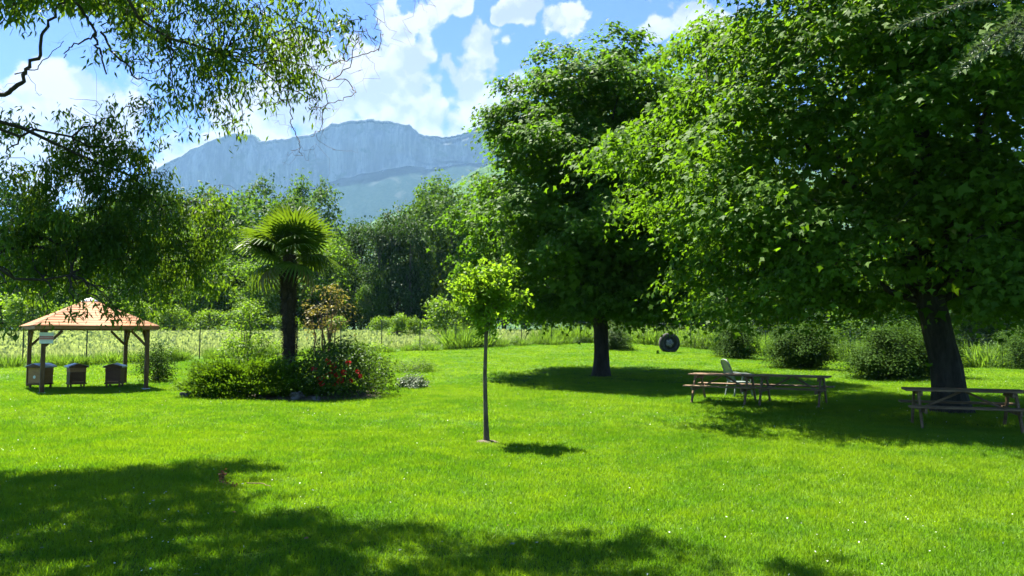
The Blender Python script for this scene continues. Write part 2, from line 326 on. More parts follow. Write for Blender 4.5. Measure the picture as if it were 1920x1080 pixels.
# ------------------------------------------------------------------ ground
def sstep(a, b, x):
    t = np.clip((x - a) / (b - a), 0, 1); return t * t * (3 - 2 * t)
def ground_z(x, y):
    """lawn rising gently towards the back fence, field beyond it"""
    x = np.asarray(x, float); y = np.asarray(y, float)
    h = 1.05 * sstep(22, 56, y) * (1 - sstep(5, 25, x))
    h = h + .022 * np.clip(y - 45, 0, 60) * (1 - sstep(8, 30, x))
    near = (1 - sstep(60, 140, np.hypot(x, y)))
    return h + near * (.035 * np.sin(x * .55 + 1.2) * np.sin(y * .43) + .02 * np.sin(x * 1.3 + y * .9)) * sstep(2, 12, np.hypot(x, y))
def gz(x, y): return float(ground_z(x, y))
def on(x, y, dz=0.0): return (x, y, gz(x, y) + dz)

far = np.array([75, 90, 110, 140, 190, 270, 400, 650, 1100, 1900, 3200, 5000, 6900.])
xs = np.concatenate([-far[::-1], np.arange(-60, 60.01, .75), far])
ys = np.concatenate([-far[::-1], np.arange(-60, -5, 5), np.arange(-5, 70, .75), np.arange(70, 110, 2.5), far[2:] + 5])
XX, YY = np.meshgrid(xs, ys)
ZZ = ground_z(XX, YY)
nx, ny = len(xs), len(ys)
idx = np.arange(nx * ny).reshape(ny, nx)
gF = np.stack([idx[:-1, :-1], idx[:-1, 1:], idx[1:, 1:], idx[1:, :-1]], -1).reshape(-1, 4)

def lawn_colours(t, pos):
    """shared large-scale lawn colour: patches of lusher and drier turf"""
    n1 = t.noise(pos, .30, 4, .6); n2 = t.noise(pos, 1.7, 5, .65)
    f = t.math('ADD', t.math('MULTIPLY', n1.outputs['Fac'], .5), t.math('MULTIPLY', n2.outputs['Fac'], .5))
    return t.ramp(f, .40, .60)
m, t = new_mat('lawn_soil')
g = t.new('ShaderNodeNewGeometry'); pos = g.outputs['Position']
f = lawn_colours(t, pos)
fine = t.noise(pos, 26, 6, .7)
c = t.mix(f, (.042, .105, .004), (.075, .150, .005))
c = t.mix(t.ramp(fine.outputs['Fac'], .35, .68), tuple([.030, .070, .004]), c)
sp = t.new('ShaderNodeSeparateXYZ'); t.l.new(pos, sp.inputs[0])
c = t.mix(t.ramp(sp.outputs['Y'], 62, 130), c, (.05, .085, .02))
b = t.new('ShaderNodeBsdfPrincipled'); t.put(b.inputs['Base Color'], c); b.inputs['Roughness'].default_value = .9; b.inputs['Specular IOR Level'].default_value = .1
bp = t.new('ShaderNodeBump'); bp.inputs['Strength'].default_value = .7; bp.inputs['Distance'].default_value = .04
t.l.new(fine.outputs['Fac'], bp.inputs['Height']); t.l.new(bp.outputs[0], b.inputs['Normal']); t.l.new(b.outputs[0], t.out.inputs['Surface'])
M['lawn'] = m
tag(link('ground', raw_mesh('ground', np.stack([XX, YY, ZZ], -1), gF, M['lawn'], True)), 'bright green garden lawn running back to the fence', kind='structure')

# turf blades: patches of real blades strewn over the lawn
m, t = new_mat('grass_blade')
g = t.new('ShaderNodeNewGeometry'); f = lawn_colours(t, g.outputs['Position'])
c = t.mix(f, (.072, .160, .005), (.155, .238, .007))
straw = t.noise(g.outputs['Position'], .9, 6, .7)
c = t.mix(t.ramp(straw.outputs['Fac'], .56, .74, 0, .45), c, (.22, .24, .06))
c = t.mix(t.math('MULTIPLY', g.outputs['Random Per Island'], .5), c, (.15, .27, .03))
b = t.new('ShaderNodeBsdfPrincipled'); t.put(b.inputs['Base Color'], c); b.inputs['Roughness'].default_value = .45; b.inputs['Specular IOR Level'].default_value = .12
x = t.new('ShaderNodeBsdfTranslucent'); t.put(x.inputs['Color'], t.mix(f, (.125, .29, .004), (.235, .395, .005)))
mx = t.new('ShaderNodeMixShader'); mx.inputs[0].default_value = .48
t.l.new(b.outputs[0], mx.inputs[1]); t.l.new(x.outputs[0], mx.inputs[2]); t.l.new(mx.outputs[0], t.out.inputs['Surface'])
M['blade'] = m

rng = np.random.default_rng(11)
patches = bpy.data.collections.new('turf_patches')       # sources for the instancing, not in the scene itself
BLADE_V = T((-.5, 0, 0), (.5, 0, 0), (.32, .55, .10), (-.32, .55, .10), (0, 1, .34)); BLADE_F = np.array([(0, 1, 2), (0, 2, 3), (3, 2, 4)], np.int32)
for k in range(6):
    n = 330
    r = .30 * np.sqrt(rng.random(n)); a = rng.random(n) * 6.283
    P = np.stack([r * np.cos(a), r * np.sin(a), np.full(n, -.004)], 1)
    lean = rng.normal(0, .38, (n, 2)); tip = np.stack([lean[:, 0], lean[:, 1], np.ones(n)], 1)
    nr = rng.normal(0, 1, (n, 3))
    tip = norm(tip); xv = norm(np.cross(tip, nr)); zv = np.cross(xv, tip)
    h = rng.uniform(.028, .062, n) * (1 + .5 * (rng.random(n) < .08)); wd = rng.uniform(.0045, .0085, n)
    V = P[:, None] + BLADE_V[None, :, 0:1] * (xv * wd[:, None])[:, None] + BLADE_V[None, :, 1:2] * (tip * h[:, None])[:, None] + BLADE_V[None, :, 2:3] * (zv * h[:, None])[:, None]
    F = (BLADE_F[None] + (np.arange(n) * 5)[:, None, None]).reshape(-1, 3)
    o = bpy.data.objects.new('grass', raw_mesh('grass', V, F, M['blade'])); patches.objects.link(o); tag(o, kind='stuff')
def strew(x0, x1, y0, y1, step, keep):
    gx, gy = np.meshgrid(np.arange(x0, x1, step), np.arange(y0, y1, step))
    p = np.stack([gx.ravel(), gy.ravel()], 1); p += rng.uniform(-.5, .5, p.shape) * step
    return p[keep(p[:, 0], p[:, 1])]
FA = np.array([-22.0, 33.7]); FD = np.array([.823, .567])          # back fence line
def beyond(x, y): return (x - FA[0]) * (-FD[1]) + (y - FA[1]) * FD[0]   # >0 past the back fence
view = lambda x, y: (np.abs(x) < y * .74 + 2.2) & (beyond(x, y) < .25)
pa = strew(-14, 14, 3.2, 14, .24, view); sa = np.ones(len(pa))
pb = strew(-26, 26, 14, 26, .36, view); sb = np.full(len(pb), 1.35)
pc = strew(-46, 46, 26, 60, .72, view); sc_ = np.full(len(pc), 2.3)
P = np.concatenate([pa, pb, pc]); S = np.concatenate([sa, sb, sc_])
V = np.column_stack([P, ground_z(P[:, 0], P[:, 1])])
pm = bpy.data.meshes.new('lawn_grass'); pm.vertices.add(len(V)); pm.vertices.foreach_set('co', V.astype(np.float32).ravel())
at = pm.attributes.new('rot', 'FLOAT', 'POINT'); at.data.foreach_set('value', (rng.random(len(V)) * 6.283).astype(np.float32))
at = pm.attributes.new('scl', 'FLOAT_VECTOR', 'POINT'); at.data.foreach_set('vector', np.column_stack([S, S, (.62 + .38 * S) * rng.uniform(.75, 1.2, len(S))]).astype(np.float32).ravel())
at = pm.attributes.new('pick', 'INT', 'POINT'); at.data.foreach_set('value', rng.integers(0, 6, len(V)).astype(np.int32))
grass = tag(link('lawn_grass', pm), 'short mown grass blades covering the whole lawn', 'grass', kind='stuff')
ng = bpy.data.node_groups.new('strew_turf', 'GeometryNodeTree')
ng.interface.new_socket('Geometry', in_out='INPUT', socket_type='NodeSocketGeometry'); ng.interface.new_socket('Geometry', in_out='OUTPUT', socket_type='NodeSocketGeometry')
gi = ng.nodes.new('NodeGroupInput'); go = ng.nodes.new('NodeGroupOutput')
iop = ng.nodes.new('GeometryNodeInstanceOnPoints'); ci = ng.nodes.new('GeometryNodeCollectionInfo')
ci.inputs['Collection'].default_value = patches; ci.inputs['Separate Children'].default_value = True; ci.inputs['Reset Children'].default_value = True
def attr(n, typ):
    a = ng.nodes.new('GeometryNodeInputNamedAttribute'); a.data_type = typ; a.inputs['Name'].default_value = n
    return next(s for s in a.outputs if s.enabled and s.name == 'Attribute')
cx = ng.nodes.new('ShaderNodeCombineXYZ'); ng.links.new(attr('rot', 'FLOAT'), cx.inputs['Z'])
ng.links.new(gi.outputs[0], iop.inputs['Points']); ng.links.new(ci.outputs[0], iop.inputs['Instance'])
iop.inputs['Pick Instance'].default_value = True
ng.links.new(attr('pick', 'INT'), iop.inputs['Instance Index']); ng.links.new(cx.outputs[0], iop.inputs['Rotation']); ng.links.new(attr('scl', 'FLOAT_VECTOR'), iop.inputs['Scale'])
ng.links.new(iop.outputs[0], go.inputs[0])
md = grass.modifiers.new('strew', 'NODES'); md.node_group = ng

# ------------------------------------------------------------------ mountains
def fbm(x, y, seed, octaves=5, f0=1.0):
    rg = np.random.default_rng(seed); s = 0; a = 1.0
    for o in range(octaves):
        for _ in range(3):
            th = rg.random() * 6.283; ph = rg.random() * 6.283; f = f0 * 2 ** o * rg.uniform(.8, 1.25)
            s = s + a * np.sin((x * math.cos(th) + y * math.sin(th)) * f + ph) / 3
        a *= .55
    return s
SKX = np.array([p[0] for p in SKYLINE]); SKZ = np.array([p[1] for p in SKYLINE])
FTX = np.array([p[0] for p in CLIFF_FOOT]); FTZ = np.array([p[1] for p in CLIFF_FOOT])
ux = np.concatenate([np.arange(-5200, -2600, 40), np.arange(-2600, 500, 7), np.arange(500, 5200, 40)])
top = np.interp(ux, SKX, SKZ) + 4 * fbm(ux, 0 * ux, 3, 4, .06) + 3 * np.sin(ux * .31) * np.sin(ux * .113)
foot = np.minimum(np.interp(ux, FTX, FTZ), top - 25) + 14 * fbm(ux, 0 * ux, 8, 4, .012)
rows = []; crow = []
butt = 24 * fbm(ux, 0 * ux, 5, 3, .012) + 16 * np.abs(np.sin(ux * .028 + fbm(ux, 0 * ux, 6, 3, .01)))
for v in np.linspace(0, 1, 46):                                   # wooded apron below the cliff
    e = v ** 1.35
    y = 2500 + 1330 * v + 60 * fbm(ux * .004, v * 5 + 0 * ux, 21, 4) * math.sin(math.pi * v)
    z = -10 + (foot + 10) * e + 26 * fbm(ux * .010, v * 9 + 0 * ux, 22, 5) * math.sin(math.pi * min(v, .97)) + 5 * fbm(ux * .09, v * 60, 23, 3) * math.sin(math.pi * v)
    rows.append(np.stack([ux, y, np.maximum(z, -12)], 1))
for v in np.linspace(.03, 1, 34):                                 # the cliff
    y = 3830 + 34 * v + butt * (1 - .55 * v) + 4 * fbm(ux * .02, v * 9 + 0 * ux, 31, 3) + 7 * np.sin(v * 9 + 2 * fbm(ux * .004, 0 * ux, 33, 3)) * (v < .96)
    rows.append(np.stack([ux, y, foot + (top - foot) * v], 1))
for v in (.06, .2, .5, 1.0):                                      # plateau behind the edge
    y = 3930 + 1900 * v
    rows.append(np.stack([ux, y + 0 * ux, top - 8 - 620 * v], 1))
mV = np.stack(rows); ni, nj = mV.shape[:2]; idx = np.arange(ni * nj).reshape(ni, nj)
mF = np.stack([idx[:-1, :-1], idx[:-1, 1:], idx[1:, 1:], idx[1:, :-1]], -1).reshape(-1, 4)
def mountain_mat(name, lo, hi, woods):
    m, t = new_mat(name)
    g = t.new('ShaderNodeNewGeometry'); pos = g.outputs['Position']
    s = t.new('ShaderNodeSeparateXYZ'); t.l.new(g.outputs['True Normal'], s.inputs[0])
    steep = t.math('ABSOLUTE', s.outputs['Z'])
    n = t.noise(pos, .011, 8, .65, .3); st = t.noise(t.vmath('MULTIPLY', pos, (1, 1, .10)), .05, 6, .7)
    big = t.noise(t.vmath('MULTIPLY', pos, (1, 1, .14)), .013, 5, .6)
    rock = t.mix(t.ramp(st.outputs['Fac'], .34, .66), (.19, .19, .19), (.34, .335, .32))
    rock = t.mix(t.ramp(big.outputs['Fac'], .42, .62, 0, .7), rock, (.11, .12, .12))
    rock = t.mix(t.ramp(n.outputs['Fac'], .50, .66, 0, .85), rock, (.10, .13, .08))
    dots = t.noise(pos, .07, 6, .75)
    wood = t.mix(t.ramp(dots.outputs['Fac'], .36, .64), woods[0], woods[1])
    wood = t.mix(t.ramp(t.noise(pos, .0055, 7, .7, 1.2).outputs['Fac'], .54, .68, 0, .5), wood, (.075, .085, .07))
    c = t.mix(t.ramp(steep, lo, hi), rock, wood)
    b = t.new('ShaderNodeBsdfDiffuse'); t.put(b.inputs['Color'], c)
    bp = t.new('ShaderNodeBump'); bp.inputs['Strength'].default_value = .35; bp.inputs['Distance'].default_value = 8
    t.l.new(dots.outputs['Fac'], bp.inputs['Height']); t.l.new(bp.outputs[0], b.inputs['Normal']); t.l.new(b.outputs[0], t.out.inputs['Surface'])
    return m
M['cliff'] = mountain_mat('cliff', .34, .62, ((.008, .020, .015), (.020, .038, .027)))
M['hill'] = mountain_mat('hill', .02, .05, ((.018, .045, .014), (.085, .135, .045)))
tag(link('mountain', raw_mesh('mountain', mV, mF, M['cliff'], True)), 'long limestone cliff mountain with wooded apron', kind='structure')
# woods fringing the cliff top: small crowns strung along the edge
rng = np.random.default_rng(5)
n = 1900
q = rng.uniform(-2500, 300, n); tz = np.interp(q, ux, top); yy = 3900 + rng.uniform(0, 60, n)
acc_P = np.stack([q, yy, tz - 6], 1)
CONE_V = T((0, 0, 1), (.42, 0, 0), (0, .42, 0), (-.42, 0, 0), (0, -.42, 0)); CONE_F = np.array([(0, 1, 2), (0, 2, 3), (0, 3, 4), (0, 4, 1)], np.int32)
sz = rng.uniform(9, 19, n)
fV = (acc_P[:, None] + CONE_V[None] * sz[:, None, None]).reshape(-1, 3); fF = (CONE_F[None] + (np.arange(n) * 5)[:, None, None]).reshape(-1, 3)
tag(link('cliff_top_wood', raw_mesh('cliff_top_wood', fV, fF, M['forest_dark'])), 'thin fringe of dark firs along the cliff top', 'woodland', kind='stuff')
hx = np.concatenate([np.arange(-1100, 400, 7), np.arange(400, 2600, 30)])
htop = np.interp(hx, [p[0] for p in FOOTHILL], [p[1] for p in FOOTHILL])
rows = []
for v in np.linspace(0, 1, 60):
    y = 900 + 1000 * v
    z = -12 + (htop + 12) * (v ** 1.15) + 12 * fbm(hx * .016, v * 10 + 0 * hx, 41, 5) * math.sin(math.pi * min(v, .95)) + 5 * fbm(hx * .12, v * 70 + 0 * hx, 42, 3)
    rows.append(np.stack([hx, y + 0 * hx, np.maximum(z, -12)], 1))
for v in (.1, .4, 1.0): rows.append(np.stack([hx, 1900 + 500 * v + 0 * hx, htop - 10 - (htop + 10) * .8 * v], 1))
mV = np.stack(rows); ni, nj = mV.shape[:2]; idx = np.arange(ni * nj).reshape(ni, nj)
mF = np.stack([idx[:-1, :-1], idx[:-1, 1:], idx[1:, 1:], idx[1:, :-1]], -1).reshape(-1, 4)
tag(link('hill', raw_mesh('hill', mV, mF, M['hill'], True)), 'wooded green foothill below the cliffs', kind='structure')

# the air between here and the mountains
bm = bmesh.new(); bmesh.ops.create_cube(bm, size=1)
for v in bm.verts: v.co = Vector((v.co.x * 14400, v.co.y * 14400, -13.5 + (v.co.z + .5) * 1420))
hm = bpy.data.meshes.new('haze'); bm.to_mesh(hm); bm.free()
m, t = new_mat('haze')
pv = t.new('ShaderNodeVolumePrincipled'); pv.inputs['Color'].default_value = (.34, .60, .96, 1); pv.inputs['Density'].default_value = 0.000064; pv.inputs['Anisotropy'].default_value = 0.1
t.l.new(pv.outputs[0], t.out.inputs['Volume'])
tag(link('haze', hm, m), 'thin blue summer haze in the valley air', 'haze', kind='stuff')

# ------------------------------------------------------------------ trees
def lumps(rng, n=7):
    k = rng.integers(2, 7, n); mz = rng.uniform(2, 9, n); ph = rng.random(n) * 6.283; a = rng.uniform(.4, 1, n) / n * 2
    return lambda az, t: sum(a[i] * np.sin(k[i] * az + mz[i] * t + ph[i]) for i in range(n))
def crown_centres(rng, n, rad, zb, zt, prof, uneven=.22, shell=.62, inner=.15, even=False):
    """cluster centres in and near the surface of a crown; prof(t) = relative radius at height t"""
    lm = lumps(rng)
    t = rng.random(n * 4); keep = rng.random(n * 4) < np.clip(prof(t), .12, 1); t = t[keep][:n]; n = len(t)
    az = rng.random(n) * 6.283
    if even: t = np.sort(t); az = np.arange(n) * 2.39996 + rng.normal(0, .22, n)     # no bald sides
    r = np.where(rng.random(n) < inner, rng.uniform(.15, shell, n), 1 - (1 - shell) * rng.random(n) ** 1.6)
    rr = rad * prof(t) * (1 + uneven * lm(az, t)) * r
    return np.stack([rr * np.cos(az), rr * np.sin(az), zb + (zt - zb) * t], 1)
def boughs(rng, B, rb, each, squash=.6):
    """sub-clusters over the upper dome of every bough"""
    n = len(B) * each; d = norm(rng.normal(0, 1, (n, 3))); d[:, 2] = np.abs(d[:, 2]) * rng.choice([1, 1, 1, -.4], n)
    r = np.repeat(rb * rng.uniform(.7, 1.3, len(B)), each) * rng.uniform(.55, 1.0, n)
    return np.repeat(B, each, 0) + d * r[:, None] * (1, 1, squash)
def spray_leaves(rng, C, centre, per, rad, size, flat=.45, droop=.35, tv=OVAL_V, tf=OVAL_F, upness=.8, out=.45, rand=.55, hang=.5):
    """domed sprays of leaves round the cluster centres C"""
    n = len(C); per = np.broadcast_to(per, n).astype(int); rad = np.broadcast_to(rad, n)
    ci = np.repeat(np.arange(n), per); m = len(ci)
    o = rng.normal(0, .55, (m, 3)); rxy = np.hypot(o[:, 0], o[:, 1])
    off = np.stack([o[:, 0], o[:, 1], o[:, 2] * flat - droop * rxy ** 2], 1) * rad[ci][:, None]
    P = C[ci] + off
    outd = norm((P - centre) * (1, 1, .35)); loc = norm(off + 1e-4)
    nr = norm(np.array([0, 0, upness]) + outd * out + loc * .35 + rng.normal(0, rand, (m, 3)))
    tip = outd * .5 + loc * .4 + rng.normal(0, .55, (m, 3)); tip[:, 2] -= hang
    tip = tip - nr * np.sum(tip * nr, 1, keepdims=True)
    s = size * rng.uniform(.65, 1.25, m)
    return scatter(P, tip, nr, s, tv, tf)
def kmeans(rng, C, k, it=6):
    K = C[rng.choice(len(C), k, replace=False)].copy()
    for _ in range(it):
        a = np.argmin(((C[:, None] - K[None]) ** 2).sum(2), 1)
        for i in range(k):
            if np.any(a == i): K[i] = C[a == i].mean(0)
    return K, a
def limbs_for(rng, C, trunk, r0, k, mat, parent, twig=.5, every=1, sides=7):
    """main limbs from the trunk polyline to groups of clusters, twigs from limb to cluster; one mesh per limb"""
    K, a = kmeans(rng, C, k); trunk = np.asarray(trunk, float)
    for i in range(k):
        d = K[i]; hz = np.clip(d[2] * .62 - np.hypot(*(d[:2] - trunk[-1][:2])) * .25, max(trunk[1][2], min(2.9, trunk[-1][2] * .6)), trunk[-1][2])
        j = np.argmin(np.abs(trunk[:, 2] - hz)); a0 = trunk[j]
        p = wobble(rng, a0, d, 9, .07, .10); L = np.linspace(1, .22, 9)
        A = Acc(); A.tube(p, r0 * L, sides)
        S = C[a == i][::every]; S = S[np.argsort([((p[2:] - c) ** 2).sum(1).min() for c in S])]; tree = list(p[2:])
        for c in S:                                          # each twig forks off the nearest wood grown so far
            q = tree[int(np.argmin(((np.array(tree) - c) ** 2).sum(1)))]; f = wobble(rng, q, c, 5, .10, .05)
            A.tube(f, r0 * twig * np.linspace(.34, .07, 5), 4); tree += [f[2], f[4]]
        link('limb', A.mesh('limb', mat), parent=parent)
def trunk_mesh(rng, path, radii, mat, flare=1.5, sides=18, knots=.05):
    p = np.asarray(path, float); n = 26
    tt = np.linspace(0, 1, n); s = np.linspace(0, 1, len(p))
    pp = np.stack([np.interp(tt, s, p[:, i]) for i in range(3)], 1); rr = np.interp(tt, s, radii)
    rr = rr * (1 + (flare - 1) * np.exp(-((pp[:, 2] - pp[0, 2]) / .35)))
    V, F = tube(pp, rr, sides)
    A = np.tile(np.arange(sides) / sides * 6.283, n); z = V[:, 2]
    cen = np.repeat(pp, sides, 0); d = V - cen
    ridge = 1 + knots * (np.sin(A * 5 + z * .8) + .7 * np.sin(A * 9 - z * 1.7) + .5 * np.sin(z * 5 + A * 3))
    return raw_mesh('trunk', cen + d * ridge[:, None], F, mat, True)

# --- the two old maples
def maple(name, x, y, seed, path, radii, rad, zb, zt, prof, ncl, per, crad, leaf, tv, tf, mat, label, k, shift=(0, 0), uneven=.22, extra=(), squash=1.0):
    rng = np.random.default_rng(seed)
    t = empty(name, on(x, y)); tag(t, label, 'tree')
    path = [(px, py, pz) for px, py, pz in path]
    link('trunk', trunk_mesh(rng, path, radii, M['bark_maple'], 1.55), parent=t)
    C = boughs(rng, crown_centres(rng, ncl // 11, rad - .6, zb + .3, zt - .5, prof, uneven, .70, .14, True), 1.25, 11, .55) * (1, squash, 1); C[:, :2] += np.array(shift)
    if len(extra):
        E = np.array(extra, float); C = np.concatenate([C] + [E[i, :3] + rng.normal(0, 1, (int(E[i, 4]), 3)) * E[i, 3] * (.5, .5, .4) for i in range(len(E))])
    cen = np.array([shift[0], shift[1], zb + (zt - zb) * .4])
    limbs_for(rng, C, path, radii[-1] * .62, k, M['bark_maple'], t, .5, 2)
    A = Acc(); rng.shuffle(C); h = int(len(C) * .28)          # part of the leaves carry all five lobes
    for Q, v_, f_ in ((C[:h], tv, tf), (C[h:], LOBE_V * (1.1, 1, 1), LOBE_F)):
        A.add(*spray_leaves(rng, Q, cen, per, rng.uniform(.75, 1.25, len(Q)) * crad, leaf, .28, .45, tv=v_, tf=f_, rand=.42))
    I = crown_centres(rng, 260, rad * .66, zb + .9, zt - 1.6, prof, .1, .3, .5) * (1, squash, 1); I[:, :2] += np.array(shift)
    A.add(*spray_leaves(rng, I, cen, 46, 1.0, leaf * 1.9, .6, .2, tv=LOBE_V, tf=LOBE_F))      # oversized hidden leaves added inside the crown to block light and darken it
    tag(link('crown', A.mesh('crown', mat, False), parent=t), kind='stuff')
    return t
egg = lambda t: np.interp(t, (0, .06, .15, .31, .5, .63, .79, .9, 1), (.62, .90, 1.0, .95, .86, .80, .69, .56, .30))
maple('maple_tree', 3.5, 29.5, 21, [(0, 0, -.15), (.02, 0, 1.2), (-.05, .1, 3), (.05, 0, 6), (.0, 0, 9.5)], [.31, .28, .27, .22, .12], 5.8, 2.2, 13.5, egg, 1400, 80, .60, .18, LOBE_V, LOBE_F,
      M['maple_leaf_far'], 'tall egg-shaped maple tree standing alone on the lawn behind the young sapling', 12, shift=(.1, 0), uneven=.16)
dome = lambda t: np.interp(t, (0, .1, .27, .42, .6, .7, .85, 1), (.70, .86, 1.0, .92, .81, .71, .50, .2))
maple('maple_tree', 9.9, 16.9, 33, [(0, 0, -.15), (-.12, 0, 1.0), (-.35, .1, 2.4), (-.5, .1, 4.0), (-.5, 0, 6.5), (-.4, 0, 8.5)], [.34, .315, .30, .27, .20, .13], 7.55, 2.0, 13.4, dome, 2150, 80, .58, .138, MAPLE_V, MAPLE_F,
      M['maple_leaf'], 'huge spreading maple tree with thick leaning trunk shading the picnic tables', 16, shift=(.05, .1), uneven=.16, squash=.85)

# --- young sapling
rng = np.random.default_rng(4)
t = tag(empty('young_tree', on(-.42, 12.6)), 'slender young tree with small lime green crown in the open lawn', 'tree')
p = np.array([(0, 0, -.05), (-.02, 0, .5), (-.035, .01, 1.1), (-.02, .01, 1.7), (.0, .0, 2.1), (.02, 0, 2.6)])
link('trunk', trunk_mesh(rng, p, [.045, .038, .034, .03, .028, .016], M['bark_young'], 1.3, 10, .03), parent=t)
LP, LO = [], []
for i in range(34):                                          # upswept twigs, each leafed along its outer part
    z0 = rng.uniform(1.78, 2.55); az = i * 2.4 + rng.normal(0, .3); up = rng.uniform(.25, 1.1) + (z0 - 1.9) * .7; L = rng.uniform(.34, .72) * (1.12 - .30 * (z0 - 1.86) / .7)
    d = norm(np.array([math.cos(az), math.sin(az), up])); a0 = np.array([.01, 0, z0]); q = wobble(rng, a0, a0 + d * L, 8, .10, .04)
    A = Acc(); A.tube(q, np.linspace(.010, .003, 8), 5)
    for j in range(2, 8):
        e = q[j] + norm(rng.normal(0, 1, 3) + d) * rng.uniform(.06, .16); A.tube([q[j], (q[j] + e) / 2 + rng.normal(0, .01, 3), e], [.004, .003, .002], 3)
        for c, k in ((q[j], 13), (e, 18)):
            LP.append(c + rng.normal(0, .042, (k, 3))); LO.append(np.tile(norm(e - q[j]), (k, 1)))
    link('limb', A.mesh('limb', M['bark_young']), parent=t)
LP = np.concatenate(LP); LO = np.concatenate(LO); n = len(LP)
V, F = scatter(LP, LO * .6 + rng.normal(0, .6, (n, 3)), rng.normal(0, .6, (n, 3)) + (0, 0, .9), rng.uniform(.045, .085, n), OVAL_V * (1.5, 1, 1), OVAL_F)
tag(link('crown', raw_mesh('crown', V, F, M['young_leaf']), parent=t), kind='stuff')
def blob_disc(name, x, y, rx, ry, mat, seed, dz=.012, n=28, dome=.03):
    rg = np.random.default_rng(seed); a = np.linspace(0, 6.283, n, endpoint=False)
    k = 1 + .12 * np.sin(2 * a + rg.random() * 6) + .08 * np.sin(5 * a + rg.random() * 6) + .05 * rg.normal(0, 1, n)
    V = [(x, y, gz(x, y) + dz + dome)]
    for f, h in ((.5, dome * .8), (1.0, 0)):
        for i in range(n):
            px, py = x + rx * k[i] * f * math.cos(a[i]), y + ry * k[i] * f * math.sin(a[i]); V.append((px, py, gz(px, py) + dz * (f < 1) + h - .004 * (f == 1)))
    i = np.arange(n); j = (i + 1) % n
    return link(name, raw_mesh(name, V, [np.stack([0 * i, 1 + i, 1 + j], 1), np.stack([1 + i, 1 + n + i, 1 + n + j, 1 + j], 1)], mat, True))
tag(blob_disc('tree_pit', -.42, 12.57, .23, .20, M['soil'], 2, .014), 'ring of bare pale earth at the foot of the young tree', kind='structure')

# --- curly willow hanging in from the left; its trunk stands outside the view
rng = np.random.default_rng(8)
t = tag(empty('willow_tree', on(-9.6, 6.2)), 'old curly willow with dark hanging leaves and bare twisted twigs over the lawn', 'tree')
org = np.array(t.location)
path = np.array([(0, 0, -.1), (.15, .1, 1.2), (.4, .2, 2.6), (.7, .5, 4.2), (1.2, .8, 5.8)])
link('trunk', trunk_mesh(rng, path, [.42, .36, .32, .24, .15], M['bark_willow'], 1.4), parent=t)
WL = np.array(WILLOW_LEFT); WL[:, 2] += .10
OV = []                                                     # the canopy over the near lawn, higher than the picture reaches
EDGE_X = (-8, -6, -3.8, -2.9, -1.7, -.9, -.5, 0, 1.2, 1.5, 2.2); EDGE_Y = (9.3, 9.4, 9.7, 8.2, 6.9, 6.7, 6.2, 7.0, 6.7, 6.0, 5.5)
for sx in np.arange(-7.6, 2.3, .52):
    for sy in np.arange(3.6, 9.6, .52):
        if sy > np.interp(sx, EDGE_X, EDGE_Y) - .25: continue
        q = rng.random()
        if sx > -2.6 and q < .30: continue
        if sx <= -2.6 and q < .02: continue
        z = rng.uniform(7.3, 8.0); sh = z / math.tan(R(SUN_EL)) * .7071
        OV.append((sx - sh + rng.normal(0, .08), sy + sh + rng.normal(0, .08), z, .50, 270))
WU = np.array(WILLOW_UP); WU[:, 4] *= .37; WL[:, 4] *= .78
CL = np.concatenate([WU, WL, np.array(OV)]); CL[:, :3] -= org
def crooked(a, b, n, amp): return wobble(rng, a, b, n, amp, .04)
A = {}
K, lab = kmeans(rng, CL[:, :3], 12)
for i in range(12):
    A = Acc(); j = 2 + (K[i][2] > 3.2) + (K[i][2] > 4.4)
    p = crooked(path[j], K[i], 14, .10); A.tube(p, np.linspace(.05, .014, 14), 7)
    for c in CL[lab == i]:
        q = p[np.argmin(((p - c[:3]) ** 2).sum(1) + (np.arange(14) < 4) * 9)]
        A.tube(crooked(q, c[:3], 9, .16), np.linspace(.012, .004, 9), 5)
        for _ in range(int(3 + c[3] * 9)):
            e = c[:3] + rng.normal(0, .75, 3) * c[3]; e[2] -= c[3] * .4
            A.tube(crooked(c[:3] + rng.normal(0, .2, 3) * c[3], e, 7, .26), np.linspace(.0055, .002, 7), 3)
    link('limb', A.mesh('limb', M['bark_willow']), parent=t)
for k, pts in WILLOW_BRANCHES.items():
    p = np.array(pts) - org; thick = {'a': .028, 'b': .020, 'c': .012, 'd': .015, 'e': .007, 'f': .028}.get(k, .0065)
    tt = np.linspace(0, 1, len(p)); t2 = np.linspace(0, 1, len(p) * 4)
    pp = np.stack([np.interp(t2, tt, p[:, i]) for i in range(3)], 1); pp[1:-1] = (pp[:-2] + pp[1:-1] + pp[2:]) / 3
    pp += rng.normal(0, .012, pp.shape); pp[:, 1] += np.cumsum(rng.normal(0, .02, len(pp)))
    A = Acc(); A.tube(pp, np.linspace(1, .45, len(pp)) * thick, 6)
    for _ in range(7 if k[0] in 'tu' else 3):
        b = pp[rng.integers(2, len(pp))]; A.tube(crooked(b, b + rng.normal(0, .22, 3) + (0, 0, -.06), 9, .4), np.linspace(.4, .12, 9) * thick * (1 if k[0] in 'tu' else .35), 3)
    link('twig' if k[0] in 'tu' else 'branch', A.mesh('twig', M['twig'] if k[0] in 'tu' else M['bark_willow']), parent=t)
ci = np.repeat(np.arange(len(CL)), CL[:, 4].astype(int) * 2); m = len(ci)
sub = CL[:, None, :3] + rng.normal(0, .52, (len(CL), 14, 3)) * CL[:, None, 3:4]          # hanging shoots in each clump
st = sub[ci, rng.integers(0, 14, m)]
dn = rng.random(m) ** .8; swing = rng.normal(0, .06, (m, 3))
P = st + swing + np.stack([.10 * np.sin(dn * 9 + ci), .10 * np.cos(dn * 7 + ci), -.30 * dn], 1) * (.25 + CL[ci, 3:4])
